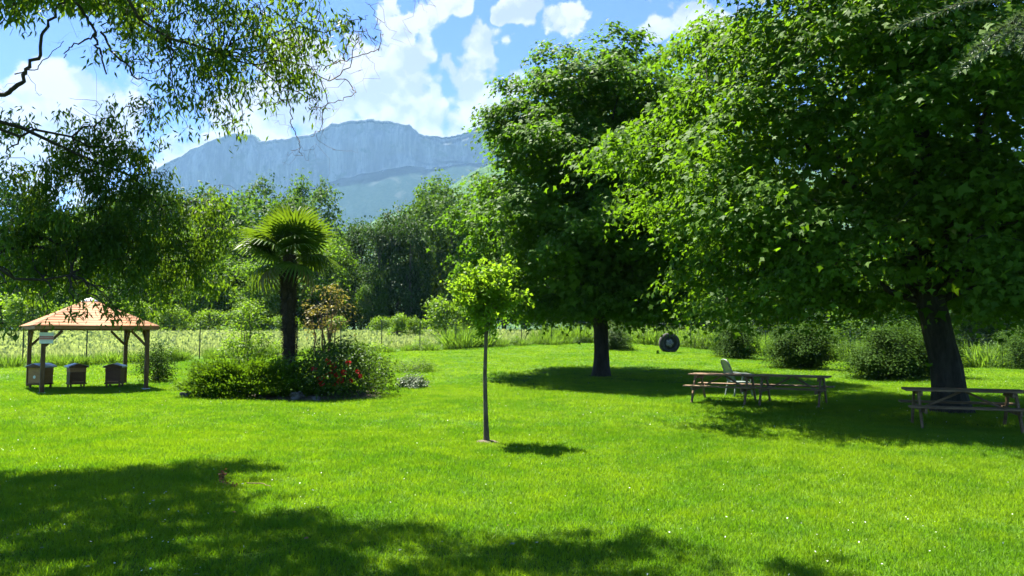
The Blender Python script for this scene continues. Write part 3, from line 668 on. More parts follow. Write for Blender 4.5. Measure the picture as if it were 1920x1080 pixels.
tip = rng.normal(0, .55, (m, 3)) + (0, 0, -.95); nr = rng.normal(0, 1, (m, 3)) + (0, 0, .3)
V, F = scatter(P, tip, nr, rng.uniform(.06, .11, m) * np.where(CL[ci, 2] > 6.9, 1.9, 1.0), SLIM_V * (1.7, 1, 1), SLIM_F)  # unseen overhead leaves enlarged so less sun leaks onto the near lawn
tag(link('crown', raw_mesh('crown', V, F, M['willow_leaf']), parent=t), kind='stuff')

# --- conifer whose bough dips in at the top right
rng = np.random.default_rng(18)
t = tag(empty('conifer_tree', on(6.2, 4.4)), 'grey green conifer bough dipping into the sky gap beside the huge maple', 'tree'); org = np.array(t.location)
path = np.array([(0, 0, -.1), (0, 0, 3), (.05, 0, 6), (0, 0, 9)])
link('trunk', trunk_mesh(rng, path, [.24, .2, .15, .08], M['bark_maple']), parent=t)
A = Acc(); NP = []; ND = []
def bough(a, b, r, n=12):
    p = wobble(rng, a, b, n, .04, .05); A = Acc(); A.tube(p, np.linspace(r, r * .3, n), 5); link('bough', A.mesh('bough', M['bark_young']), parent=t); return p
main = bough((0, 0, 4.2), np.array((2.98, 4.45, 3.62)) - org, .018)
shoots = [((3.35, 4.45, 3.85), (2.62, 4.3, 3.30)), ((3.1, 4.45, 3.7), (2.95, 4.2, 3.38)), ((3.6, 4.5, 3.95), (2.45, 4.7, 3.72)), ((3.3, 4.4, 3.85), (3.05, 4.5, 3.5)), ((3.2, 4.45, 3.75), (2.78, 4.4, 3.46))]
for a, b in shoots:
    p = bough(np.array(a) - org, np.array(b) - org, .005, 16)
    for i in range(15):
        for _ in range(30):
            NP.append(p[i] + (p[i + 1] - p[i]) * rng.random()); d = norm(p[i + 1] - p[i]); ND.append(d * .9 + rng.normal(0, .6, 3))
for i in range(6, 11):
    for _ in range(30): NP.append(main[i] + (main[i + 1] - main[i]) * rng.random()); ND.append(norm(main[i + 1] - main[i]) * .9 + rng.normal(0, .6, 3))
for h in np.linspace(5, 9, 14):                                   # boughs higher up, above the picture
    az = rng.random() * 6.283; e = np.array([math.cos(az), math.sin(az), -.25]) * (9.6 - h) * .45 + (0, 0, h); p = bough((0, 0, h), e, .03)
    for i in range(11):
        for _ in range(40): NP.append(p[i] + rng.normal(0, .10, 3)); ND.append(rng.normal(0, 1, 3))
V, F = scatter(np.array(NP), np.array(ND), rng.normal(0, 1, (len(NP), 3)), .055, SLIM_V * (.9, 1, 1), SLIM_F)
tag(link('needle', raw_mesh('needle', V, F, M['needle']), parent=t), kind='stuff')

# --- woodland beyond the field: a few kinds, each tree its own object
def forest_kind(name, seed, rad, zb, zt, prof, ncl, per, crad, leaf, mat, flat=.7, up=.6):
    rng = np.random.default_rng(seed)
    C = boughs(rng, crown_centres(rng, ncl // 5, rad - .5, zb, zt - .6, prof, .26, .7, .15), 1.25 * crad, 5, .8)
    V, F = spray_leaves(rng, C, np.array([0, 0, (zb + zt) / 2]), per, crad * rng.uniform(.7, 1.3, len(C)), leaf, flat, .3, upness=up, tv=LOBE_V, tf=LOBE_F, rand=.7)
    cm = raw_mesh('crown', V, F, M[mat])
    A = Acc(); A.tube(wobble(rng, (0, 0, -.4), (0, 0, zt * .8), 9, .02), np.linspace(.30, .06, 9), 7)
    for c in C[::14]: A.tube(wobble(rng, (0, 0, max(1.5, c[2] * .7)), c, 5, .06, .05), np.linspace(.09, .02, 5), 4)
    return cm, A.mesh('trunk', M['bark_forest'])
oval = lambda t: np.sqrt(np.clip(1 - ((t - .42) / .62) ** 2, 0, 1))
tall = lambda t: np.clip(np.sin(np.pi * np.clip(t * .86 + .12, 0, 1)), 0, 1) ** .6
KIND = {
    'dark': forest_kind('dark', 51, 3.6, 1.2, 15, oval, 210, 34, 1.15, .42, 'forest_dark'),
    'mid': forest_kind('mid', 52, 4.0, 1.0, 14, oval, 230, 34, 1.2, .42, 'forest_mid'),
    'light': forest_kind('light', 53, 3.6, .8, 12, oval, 210, 34, 1.1, .40, 'forest_light'),
    'grey': forest_kind('grey', 54, 3.8, 1.0, 16, oval, 230, 34, 1.15, .40, 'forest_grey'),
    'poplar': forest_kind('poplar', 55, 2.2, 1.5, 18, tall, 210, 34, .85, .38, 'forest_mid', 1.5, .2),
    'small': forest_kind('small', 56, 1.9, .2, 4.6, oval, 90, 34, .62, .24, 'light_leaf'),
}
LABEL = {'dark': 'dark green broadleaf tree in the wood edge across the wheat field', 'mid': 'mid green round-crowned tree in the wood edge across the wheat field',
         'light': 'pale green bushy tree in the wood edge across the wheat field', 'grey': 'grey green tall tree in the wood edge across the wheat field',
         'poplar': 'narrow upright poplar in the wood edge across the wheat field', 'small': 'small bright green self-sown tree between wheat field and dark wood'}
GROUP = {k: v.split(' in ')[0].split(' between')[0] + ' group across the field' for k, v in LABEL.items()}
NAME = {'dark': 'woodland_tree', 'mid': 'woodland_tree', 'light': 'woodland_tree', 'grey': 'woodland_tree', 'poplar': 'poplar_tree', 'small': 'small_tree'}
NAT = {'dark': 15.6, 'mid': 14.6, 'light': 12.6, 'grey': 16.6, 'poplar': 18.5, 'small': 4.9}
PLACE = [(-.50, 'behind the beehive shelter'), (-.385, 'between shelter and palm'), (-.26, 'behind the palm'), (-.145, 'just right of the palm'), (-.03, 'behind the young sapling'), (.16, 'behind the egg-shaped maple'), (9, 'behind the huge maple')]
def forest_tree(kind, x, y, h, wide, rz):
    s = h / NAT[kind]
    t = empty(NAME[kind], on(x, y, -.1), rz); t.scale = (s * wide, s * wide, s)
    b = x / y; where = next(p for lim, p in PLACE if b < lim)
    lab = LABEL[kind].replace('across the wheat field', where).replace('between wheat field and dark wood', 'at the field edge ' + where)
    tag(t, lab, 'tree', lab.split(' in the ')[0].split(' at the ')[0] + 's ' + where)
    cm, tm = KIND[kind]
    link('trunk', tm, parent=t); tag(link('crown', cm, parent=t), kind='stuff')
rng = np.random.default_rng(77)
# (kind, x, y, height, relative width)
WOOD = [
    ('mid', -72, 92, 19, .9), ('grey', -64, 95, 19, .9), ('dark', -58, 88, 18, .9), ('light', -52, 86, 14, 1), ('mid', -54, 98, 19, 1), ('grey', -46, 96, 19.5, .9), ('dark', -44, 88, 17.5, .95),
    ('mid', -39, 96, 19.5, .9), ('dark', -36, 89, 17, .9), ('grey', -33, 98, 20.5, .85), ('mid', -30, 90, 17, .95), ('poplar', -29, 101, 21, 1.0), ('grey', -25.5, 97, 20, .8), ('dark', -26, 88, 15.5, .9),
    ('mid', -22.5, 90, 14, .9), ('light', -21, 82, 10.5, .95), ('dark', -18.4, 91, 14.0, .75), ('poplar', -16.2, 93, 14.6, .9), ('dark', -13.6, 88, 15, .85), ('grey', -11, 90, 17.5, .75), ('poplar', -9.8, 96, 20.0, 1.05), ('poplar', -11.8, 97, 19.2, .9),
    ('grey', -7.2, 88, 18.6, .8), ('mid', -4, 92, 20, .85), ('dark', -1, 90, 18, .9), ('mid', 4, 92, 18, 1), ('dark', 10, 92, 16, 1), ('grey', 16, 94, 17, 1), ('dark', 22, 90, 16, 1.1), ('mid', 29, 92, 16, 1.1),
    ('dark', 36, 90, 16, 1.1), ('light', 43, 92, 15, 1.1), ('mid', 50, 90, 17, 1.1), ('dark', 57, 92, 17, 1.1), ('mid', 65, 90, 17, 1.1),
    ('dark', 13, 76, 13, 1.2), ('mid', 19, 78, 12, 1.2), ('dark', 25, 75, 13, 1.2), ('mid', 32, 76, 12, 1.2), ('dark', 39, 75, 13, 1.3), ('mid', 46, 77, 13, 1.3), ('dark', 53, 76, 13, 1.3), ('dark', 7, 80, 13, 1.1), ('mid', 1.5, 82, 12, 1.0),
    ('dark', 16, 66, 7, 1.5), ('dark', 23, 64, 7, 1.6), ('mid', 30, 62, 7, 1.6), ('dark', 37, 60, 7, 1.6), ('dark', 44, 60, 8, 1.6),
    ('mid', -50, 91, 17, 1), ('dark', -41, 93, 18, 1), ('light', -37, 85, 13, 1), ('mid', -29.5, 85, 13, .9), ('light', -24.5, 84, 11, .9), ('dark', -20, 95, 14.5, .8), ('dark', -15.2, 85, 13, .8), ('dark', -11.5, 84, 13.5, .7), ('mid', -20, 86, 11.5, .8),
    ('light', -47, 80, 9, 1.1), ('light', -33, 80, 9.5, 1.0), ('mid', -40, 81, 10, 1.0), ('light', -60, 80, 9, 1.1), ('light', -27, 79, 8.5, 1.0), ('mid', -15.5, 83, 8.0, .8),
]
for kd, x, y, h, wd in WOOD: forest_tree(kd, x, y, h, wd, rng.random() * 6.283)
for x, y, h, wd in [(-8.6, 56, 2.6, .8), (-7.4, 57, 2.3, .75), (-5.0, 55, 4.0, .95), (-3.4, 57, 3.4, 1.0), (-2.2, 54.5, 2.6, .9), (-47.5, 74, 5, 1.2), (-43, 75, 4.2, 1.2), (-36.5, 73, 4.4, 1.0), (-33.2, 73.5, 3.6, 1.1), (-30, 74, 3.2, 1.2), (-27, 74, 3.4, 1.1), (-22, 73, 2.6, 1.2), (-52, 76, 5, 1.2), (-17, 72, 2.4, 1.2), (-12.5, 71, 2.4, 1.1)]:
    forest_tree('small', x, y, h, wd, rng.random() * 6.283)

# ------------------------------------------------------------------ wheat field beyond the fence
m, t_ = new_mat('wheat'); g = t_.new('ShaderNodeNewGeometry')
n1 = t_.noise(g.outputs['Position'], .25, 5, .65); 
c = t_.mix(t_.ramp(n1.outputs['Fac'], .35, .65), (.19, .26, .08), (.26, .32, .115)); c = t_.mix(t_.math('MULTIPLY', g.outputs['Random Per Island'], .45), c, (.34, .36, .16))
b = t_.new('ShaderNodeBsdfPrincipled'); t_.put(b.inputs['Base Color'], c); b.inputs['Roughness'].default_value = .6; b.inputs['Specular IOR Level'].default_value = .2
x_ = t_.new('ShaderNodeBsdfTranslucent'); x_.inputs['Color'].default_value = (.32, .40, .10, 1)
mx = t_.new('ShaderNodeMixShader'); mx.inputs[0].default_value = .42
t_.l.new(b.outputs[0], mx.inputs[1]); t_.l.new(x_.outputs[0], mx.inputs[2]); t_.l.new(mx.outputs[0], t_.out.inputs['Surface']); M['wheat'] = m
rng = np.random.default_rng(91)
def field_points(n, lo, hi):
    s = rng.uniform(-26, 52, n); e = rng.uniform(lo, hi, n)
    return FA[0] + FD[0] * s - FD[1] * e, FA[1] + FD[1] * s + FD[0] * e
parts = []
for n, lo, hi, wd, hh in ((30000, 1.9, 7, .06, .52), (26000, 7, 20, .13, .55), (22000, 20, 44, .28, .60)):
    x, y = field_points(n, lo, hi); k = (y < 80) & (x < 14); x, y = x[k], y[k]
    P = np.stack([x, y, ground_z(x, y) - .02], 1); l = rng.normal(0, .42, (len(x), 3)) + (0, 0, 1)
    nr = rng.normal(0, 1, (len(x), 3))
    parts.append(scatter(P, l, nr, hh * rng.uniform(.85, 1.15, len(x)), T((-.03, 0, 0), (.03, 0, 0), (wd * .9, .75, 0), (0, 1, .12), (-wd * .9, .75, 0)) , np.array([(0, 1, 2), (0, 2, 4), (4, 2, 3)], np.int32)))
A = Acc()
for V, F in parts: A.add(V, F)
tag(link('wheat_field', A.mesh('wheat_field', M['wheat'], False)), 'pale green wheat standing in the field behind the fence', 'crop', kind='stuff')

# ------------------------------------------------------------------ fence
def fence(pts, hide_from, label):
    t = tag(empty('mesh_fence', on(*pts[0])), label, 'fence')
    org = np.array(t.location)
    for i, (x, y) in enumerate(pts):
        b = np.array(on(x, y)) - org
        A = Acc(); A.tube([b + (0, 0, -.1), b + (0, 0, 1.0), b + (0, 0, 1.86), b + (0, 0, 1.90), b + (0, 0, 1.905)], [.028, .028, .028, .028, .004], 8)
        link('post', A.mesh('post', M['fence_metal']), parent=t)
        if i + 1 < len(pts):
            c = np.array(on(*pts[i + 1])) - org
            A = Acc(); L = np.linalg.norm(c - b)
            for k in range(10): A.tube([b + (0, 0, .06 + k * .19), c + (0, 0, .06 + k * .19)], [.0022] * 2, 3)
            for k in np.linspace(0, 1, int(L / .25))[1:-1]: q = b + (c - b) * k; A.tube([q + (0, 0, .06), q + (0, 0, 1.77)], [.0022] * 2, 3)
            link('wire_mesh', A.mesh('wire_mesh', M['fence_metal']), parent=t)
    return t
back = [tuple(FA + FD * 2.5 * i) for i in range(-1, 15)]
fence(back, 0, 'dark green wire fence with thin posts along the wheat field')
c0 = np.array(back[-1]); side_ = [tuple(c0 + np.array((.80, -.60)) * 2.5 * i + (1.2, -.3)) for i in range(0, 13)]
fence(side_, 0, 'dark green wire fence with thin posts behind the dark shrubs')

# ------------------------------------------------------------------ shrubs, border plants
def shrub(name, x, y, rx, ry, h, seed, mat, label, ncl=70, per=60, crad=.34, leaf=.075, zb=.1, tv=OVAL_V, tf=OVAL_F, group=None, prof=None, cat='shrub', stems=6, stem_mat='bark_forest', flat=.7, loose=.25, shell=.6):
    rng = np.random.default_rng(seed)
    t = tag(empty(name, on(x, y)), label, cat, group)
    C = crown_centres(rng, ncl, 1.0, zb, h - crad * .3, prof or (lambda t: np.sqrt(np.clip(1 - ((t - .38) / .68) ** 2, 0, 1))), loose, shell, .2) * (rx, ry, 1)
    A = Acc()
    for i in range(stems):
        a = rng.random() * 6.283; e = C[rng.integers(len(C))] * (.8, .8, .95); A.tube(wobble(rng, (.12 * math.cos(a), .12 * math.sin(a), -.05), e, 8, .08), np.linspace(.022, .006, 8) * (1 + .3 * h), 5)
    for c in C[::3]: A.tube(wobble(rng, c * (.35, .35, .5), c, 5, .1), np.linspace(.012, .004, 5), 3)
    link('stem', A.mesh('stem', M[stem_mat]), parent=t)
    if name == 'round_bush': C = np.concatenate([C, C[::2] * (.6, .6, .75)])
    V, F = spray_leaves(rng, C, np.array([0, 0, h * .4]), per * (2.3 if name == 'round_bush' else 1.2), crad * rng.uniform(.75, 1.25, len(C)), leaf, flat, .25, rand=.38 if name == 'round_bush' else .65, upness=1.3 if name == 'round_bush' else .8, tv=tv, tf=tf)
    k = V[:, 2].reshape(-1, len(tv)).min(1) > .0
    V = V.reshape(-1, len(tv), 3)[k].reshape(-1, 3); F = (tf[None] + (np.arange(k.sum()) * len(tv))[:, None, None]).reshape(-1, tf.shape[1])
    tag(link('foliage', raw_mesh('foliage', V, F, M[mat]), parent=t), kind='stuff')
    return t
# round evergreen bushes under and behind the maples
shrub('round_bush', 12.45, 42, 1.25, 1.1, 2.05, 61, 'shrub_leaf', 'round bush standing free by the side fence next to the upright disc', 80, 70, .4, .10)
shrub('round_bush', 13.1, 34, 1.55, 1.3, 2.2, 62, 'shrub_leaf', 'dark bush behind the pair of picnic tables', 110, 70, .42, .10)
shrub('round_bush', 14.5, 29, 1.4, 1.2, 2.05, 63, 'shrub_leaf', 'dark dense bush just left of the thick maple trunk', 110, 70, .42, .10)
shrub('round_bush', 16.3, 30.0, 1.5, 1.3, 2.3, 64, 'shrub_leaf', 'bright-topped bush seen right behind the thick maple trunk', 90, 70, .42, .10)
shrub('round_bush', 26.8, 38, 2.0, 1.7, 2.6, 65, 'shrub_leaf', 'wide bush at the lawn edge right of the thick maple trunk', 110, 70, .45, .10)
shrub('round_bush', 22.6, 41, 2.0, .9, 1.15, 66, 'light_leaf', 'low light green bush row piece by the side fence', 80, 60, .38, .09)
shrub('round_bush', 6.4, 46.5, 1.1, 1.0, 1.9, 67, 'rhodo_leaf', 'dark narrow bush behind the trunk of the egg-shaped maple', 70, 60, .38, .09)
# the planted island bed
tag(blob_disc('flower_bed', -6.1, 21.9, 2.9, 1.75, M['soil'], 7, .03, 40, .10), 'dark mulched soil of the island bed', kind='structure')
rng = np.random.default_rng(70)
t = tag(empty('juniper_bush', on(-7.45, 21.2)), 'low spreading juniper with lime tipped layered sprays', 'shrub')
A = Acc(); NP, ND, NN = [], [], []
for i in range(270):
    az = rng.random() * 6.283; lay = rng.random(); R0 = (1.0 - .30 * lay) * rng.uniform(.5, 1.0)
    e = np.array([2.15 * R0 * math.cos(az), 1.2 * R0 * math.sin(az), .10 + .86 * lay * (1.0 - .12 * R0) + .06 * rng.normal()])
    a = e * (.25, .25, .35); p = wobble(rng, a, e, 8, .05, .06); A.tube(p, np.linspace(.015, .004, 8), 4)
    d = norm(e - a); side = norm(np.cross(d, (0, 0, 1.0)))
    for j in range(3, 8):
        for _ in range(34):
            s = rng.normal(0, .17); NP.append(p[j] + side * s + d * rng.uniform(-.1, .16) + (0, 0, rng.normal(0, .035) - abs(s) * .12)); ND.append(d * .9 + side * s * 3 + (0, 0, .45) + rng.normal(0, .35, 3)); NN.append(rng.normal(0, .5, 3) + (0, 0, 1))
link('stem', A.mesh('stem', M['bark_forest']), parent=t)
V, F = scatter(np.array(NP), np.array(ND), np.array(NN), rng.uniform(.055, .12, len(NP)), OVAL_V * (.9, 1, 1), OVAL_F)
tag(link('foliage', raw_mesh('foliage', V, F, M['juniper_leaf']), parent=t), kind='stuff')

rh = shrub('rhododendron', -4.85, 21.5, 1.35, 1.1, 1.62, 71, 'rhodo_leaf', 'rhododendron bush with red flower clusters on its shaded side', 100, 84, .34, .10, flat=.8)
rng = np.random.default_rng(72)
FP = np.array([(-.24, -.95, .62), (-.1, -1.0, .75), (.05, -1.02, .66), (.62, -.95, .74), (.70, -.92, .62), (.36, -.9, .98), (-.45, -.85, .55), (.15, -.98, .5), (-.05, -.92, .9), (.25, -1.0, .72), (-.6, -.8, .80), (-.35, -.98, .42), (.0, -1.0, .38), (.45, -1.0, .5), (-.2, -.96, 1.02)])
for f in FP:
    n = 46; d = norm(rng.normal(0, 1, (n, 3)) + (0, -.5, .2)); s = rng.uniform(.5, 1.15)
    V, F = scatter(d * .045 * s, d + rng.normal(0, .3, (n, 3)), rng.normal(0, 1, (n, 3)), .062 * s, OVAL_V * (1.7, 1, 1), OVAL_F)
    link('flower_cluster', raw_mesh('flower_cluster', V, F, M['flower']), parent=rh, loc=Vector(f))
shrub('leafy_shrub', -8.6, 24.2, 1.05, .9, 3.0, 73, 'light_leaf', 'loose light green shrub with slim stems behind the juniper', 80, 52, .30, .085, zb=.7, loose=.45, shell=.4, prof=lambda t: np.clip(1.05 - .75 * t, .1, 1), stems=9)
shrub('bronze_shrub', -6.0, 24.2, .78, .6, 3.35, 74, 'bronze_leaf', 'open shrub with orange bronze leaves right of the palm trunk', 34, 20, .22, .10, zb=1.8, loose=.5, shell=.35, stems=7, stem_mat='twig')
shrub('leafy_shrub', -4.55, 24.0, .75, .6, 1.5, 75, 'light_leaf', 'low yellow green shrub behind the red flowering bush', 50, 56, .30, .08)
shrub('leafy_shrub', -12.9, 27.2, .62, .5, 1.45, 76, 'shrub_leaf', 'leafy bush behind the right posts of the beehive shelter', 46, 56, .28, .085, loose=.4)
shrub('silver_plant', -3.3, 24.6, .42, .4, .42, 77, 'silver_leaf', 'low silvery plant between the flowering bush and the green mound', 30, 44, .18, .09, stems=2)
shrub('plant_mound', -4.5, 32.0, 1.35, .8, .62, 78, 'light_leaf', 'low mound of bright green ground plants on the lawn', 90, 70, .26, .06, zb=.02, stems=2, cat='plant')
def rock(x, y, s, seed, label):
    rg = np.random.default_rng(seed); bm = bmesh.new(); bmesh.ops.create_icosphere(bm, subdivisions=3, radius=1)
    ph = rg.random((6, 4)) * 6
    for v in bm.verts:
        n = sum(.10 * math.sin(ph[i][0] + v.co.x * (2 + i) + 1.7 * v.co.y * math.sin(ph[i][1]) * (1 + i) + v.co.z * ph[i][2]) for i in range(6))
        v.co = v.co * (1 + n); v.co = Vector((v.co.x * s[0], v.co.y * s[1], max(v.co.z, -.4) * s[2]))
    m = bpy.data.meshes.new('rock'); bm.to_mesh(m); bm.free(); m.materials.append(M['rock'])
    tag(link('rock', m, loc=on(x, y, s[2] * .3), rot=(0, 0, rg.random() * 6)), label, 'rock')
rock(-9.0, 20.75, (.16, .12, .14), 1, 'pale rock at the outer tip of the juniper')
rock(-5.9, 20.6, (.24, .18, .18), 2, 'grey rock between juniper and flowering bush')
rock(-5.3, 20.45, (.18, .14, .10), 3, 'low flat rock in front of the flowering bush')

# tall grass and weeds along the fences
def tussock(seed, h, wd, n, mat):
    rg = np.random.default_rng(seed); a = rg.random(n) * 6.283; r = wd * np.sqrt(rg.random(n))
    P = np.stack([r * np.cos(a), r * np.sin(a), np.full(n, -.03)], 1); l = rg.normal(0, .22, (n, 3)) + (0, 0, 1) + P * (.5, .5, 0) / wd
    return raw_mesh('blade', *scatter(P, l, rg.normal(0, 1, (n, 3)), h * rg.uniform(.5, 1.1, n), T((-.012, 0, 0), (.012, 0, 0), (.02, .5, .05), (0, 1, .25), (-.02, .5, .05)), np.array([(0, 1, 2), (0, 2, 4), (4, 2, 3)], np.int32)), mat)
TUS = [tussock(81 + i, .9, .55, 420, M['tall_grass']) for i in range(3)]
rng = np.random.default_rng(85)
def clump(x, y, s, k, label, group):
    t = tag(empty('tall_grass', on(x, y), rng.random() * 6.283), label, 'grass clump', group); t.scale = (s * rng.uniform(.9, 1.4), s * rng.uniform(.9, 1.4), s)
    tag(link('blade', TUS[k], parent=t), kind='stuff')
for i in range(46):
    s = -3 + 37 * (i + rng.random() * .8) / 46; e = rng.uniform(-.35, .6); q = FA + FD * s + np.array((-FD[1], FD[0])) * e
    clump(q[0], q[1], rng.uniform(.35, .75), i % 3, 'tuft of unmown grass at the foot of the fence by the wheat', 'grass tufts along the field fence')
for i in range(40):
    q = c0 + np.array((1.2, -.3)) + np.array((.80, -.60)) * rng.uniform(-2, 30) + np.array((.6, .8)) * rng.uniform(.2, 3.0)
    clump(q[0], q[1], rng.uniform(.9, 1.7), i % 3, 'tall rank grass behind the fence on the shrub side', 'tall grass behind the shrub side fence')
for x, y, s in [(-3.2, 47.5, 1.6), (-2.2, 48.2, 1.5), (3.0, 52.2, 1.5), (4.2, 53, 1.6), (2.2, 51.6, 1.2), (5.6, 53.6, 1.4)]:
    clump(x, y, s, 1, 'dense light green reed-like grass stand at the field fence', 'reed-like stands at the field fence')
rng = np.random.default_rng(86)
for i in range(14):
    s = rng.uniform(-2, 34); q = FA + FD * s + np.array((-FD[1], FD[0])) * rng.uniform(-.1, .6)
    if i % 2: shrub('weed_plant', q[0], q[1], .5, .4, rng.uniform(.5, 1.0), 300 + i, 'light_leaf', 'leafy weed growing through the fence by the wheat', 22, 40, .24, .08, group='weeds in the field fence', cat='weed', stems=3)
    else: shrub('weed_plant', q[0], q[1], .6, .4, rng.uniform(.4, .7), 300 + i, 'tall_grass', 'low pale weed growing through the fence by the wheat', 22, 40, .24, .07, group='pale weeds in the field fence', cat='weed', stems=3)
for i, d in enumerate((1.5, 5, 9, 13, 17, 21, 25, 29)):
    q = c0 + np.array((1.2, -.3)) + np.array((.80, -.60)) * d + np.array((.6, .8)) * .8
    shrub('weed_plant', q[0], q[1], 1.2, .7, 1.3 + .3 * math.sin(i * 2), 340 + i, 'light_leaf', 'bright leafy scrub behind the fence on the shrub side', 40, 50, .36, .10, group='scrub behind the shrub side fence', cat='weed', stems=4)

# ------------------------------------------------------------------ palm
rng = np.random.default_rng(95)
t = tag(empty('palm_tree', on(-6.75, 22.7)), 'fan palm with shaggy dark trunk rising from the island bed', 'palm')
pp = np.array([(0, 0, -.1), (.02, 0, 1.0), (-.02, 0, 2.2), (-.06, 0, 3.4), (-.05, 0, 4.2)]); rr = [.15, .16, .19, .225, .20]
link('trunk', trunk_mesh(rng, pp, rr, M['palm_fibre'], 1.1, 20, .06), parent=t)
n = 3800; z = rng.uniform(.1, 4.0, n); a = rng.random(n) * 6.283
cx = np.interp(z, pp[:, 2], pp[:, 0]); r = np.interp(z, pp[:, 2], rr)
P = np.stack([cx + r * np.cos(a), r * np.sin(a), z], 1); tip = np.stack([np.cos(a) * .55, np.sin(a) * .55, rng.uniform(-1.2, .6, n)], 1) + rng.normal(0, .3, (n, 3))
V, F = scatter(P, tip, rng.normal(0, 1, (n, 3)), rng.uniform(.06, .16, n), SLIM_V * (.7, 1, 1), SLIM_F)
tag(link('fibre', raw_mesh('fibre', V, F, M['palm_fibre']), parent=t), kind='stuff')
def frond_mesh(seed, mat, droop, stalk):
    """stalk along +y, then a pleated fan of narrow segments"""
    rg = np.random.default_rng(seed); A = Acc(); V0 = np.array([0, stalk, 0.])
    sp = np.array([(0, s * stalk, .05 * math.sin(s * 3)) for s in np.linspace(0, 1, 5)]); A.tube(sp, [.016, .012, .010, .009, .008], 5)
    ns = 30
    for i in range(ns):
        th = (i / (ns - 1) - .5) * R(285); L = .68 * (1 - .22 * (abs(th) / R(142)) ** 2) * rg.uniform(.93, 1.04)
        d = np.array([math.sin(th), math.cos(th), 0]); s = np.array([math.cos(th), -math.sin(th), 0])
        wv = .030; rows = []
        for q, wq, dz in ((.05, .25, 0), (.45, 1.0, -.01), (.75, .8, -.05 - .12 * droop), (1.0, .12, -.10 - .42 * droop * rg.uniform(.5, 1.3))):
            c = V0 + d * L * q + (0, 0, dz * L + .03 * math.cos(th * 2) * q)
            for e, zz in ((-1, .012), (0, -.006), (1, .012)): rows.append(c + s * e * wv * wq + (0, 0, zz * wq))
        F = [(3 * r_ + e, 3 * r_ + e + 1, 3 * r_ + e + 4, 3 * r_ + e + 3) for r_ in range(3) for e in (0, 1)]
        A.add(np.array(rows), np.array(F))
    return A.mesh('frond', mat, False)
FR = [frond_mesh(1, M['palm_leaf'], .3, .62), frond_mesh(2, M['palm_leaf'], .7, .66), frond_mesh(3, M['palm_leaf'], 1.1, .60), frond_mesh(4, M['palm_old'], 1.5, .55)]
for i in range(36):
    lay = i / 35; el = 80 - 88 * lay ** .9 + rng.normal(0, 9) - (26 if i > 31 else 0); az = i * 137.5 + rng.normal(0, 9)
    old = i > 33
    o = link('frond', FR[3 if old else (0 if lay < .5 else 1 if lay < .85 else 2)], parent=t)
    o.rotation_euler = (Matrix.Rotation(R(az), 4, 'Z') @ Matrix.Rotation(R(el), 4, 'X') @ Matrix.Rotation(rng.normal(0, .25), 4, 'Y')).to_euler()
    o.location = (-.05, 0, 4.30 - .22 * lay); s = rng.uniform(1.02, 1.34); o.scale = (s, s, s)

# ------------------------------------------------------------------ beehive shelter
A0 = R(39.7); HB = 1.43                                    # half spacing of the posts
gx, gy = -13.76, 24.3
t = tag(empty('garden_shelter', on(gx, gy), A0), 'open wooden shelter with orange hipped roof over the beehives', 'shelter')
W_ = M['gazebo_wood']; EZ = 1.98
for sx in (-1, 1):
    for sy in (-1, 1):
        base = gz(gx, gy) * 0
        link('post', beam_mesh('post', (sx * HB, sy * HB, -.15), (sx * HB, sy * HB, 1.9), .115, .115, W_, (0, 1, 0)), parent=t)
        link('base_plate', box_mesh('base_plate', .2, .2, .03, M['zinc'], .004, (sx * HB, sy * HB, .03)), parent=t)
        for ax in (0, 1):
            a = [sx * HB, sy * HB, 1.42]; b = [sx * HB, sy * HB, 1.88]; a[ax] -= (sx, sy)[ax] * .05; b[ax] -= (sx, sy)[ax] * .48
            link('brace', beam_mesh('brace', a, b, .07, .075, W_, (0, 1, 0) if ax == 0 else (1, 0, 0)), parent=t)
for s in (-1, 1):
    link('beam', beam_mesh('beam', (-HB - .058, s * HB, 1.935), (HB + .058, s * HB, 1.935), .09, .07, W_), parent=t)
    link('beam', beam_mesh('beam', (s * HB, -HB + .047, 1.938), (s * HB, HB - .047, 1.938), .09, .068, W_), parent=t)
EH = HB + .27; AP = 2.93
for k in range(4):                                          # four roof faces of lapped boards
    ca, sa = math.cos(k * math.pi / 2), math.sin(k * math.pi / 2)
    rot = Matrix(((ca, -sa, 0, 0), (sa, ca, 0, 0), (0, 0, 1, 0), (0, 0, 0, 1)))
    fm = box_mesh('fascia', 2 * EH - .002, .025, .105, M['fascia_wood'], .004, (0, -EH + .0125 * (k % 2) * 0 + .014, EZ - .005)); fm.transform(rot); link('fascia', fm, parent=t)
    nb = 11
    for i in range(nb):
        f0, f1 = i / nb, (i + 1) / nb + .035
        f1 = min(f1, .985)
        def P_(f, lift): return (EH + .02) * (1 - f), EZ + .052 + (AP - EZ - .05) * f + lift
        r0, z0 = P_(f0, .005); r1, z1 = P_(f1, .0)
        th = .010; V = [(-r0, -r0, z0), (r0, -r0, z0), (r1, -r1, z1), (-r1, -r1, z1), (-r0, -r0, z0 - th), (r0, -r0, z0 - th), (r1, -r1, z1 - th), (-r1, -r1, z1 - th)]
        mm = raw_mesh('roof_board', V, np.array([(0, 1, 2, 3), (7, 6, 5, 4), (0, 4, 5, 1), (1, 5, 6, 2), (2, 6, 7, 3), (3, 7, 4, 0)]), M['roof_wood']); mm.transform(rot)
        link('roof_board', mm, parent=t)
    hr = beam_mesh('hip_rafter', (-HB, -HB, 1.99), (-.06, -.06, AP - .10), .06, .07, W_); hr.transform(rot); link('hip_rafter', hr, parent=t)
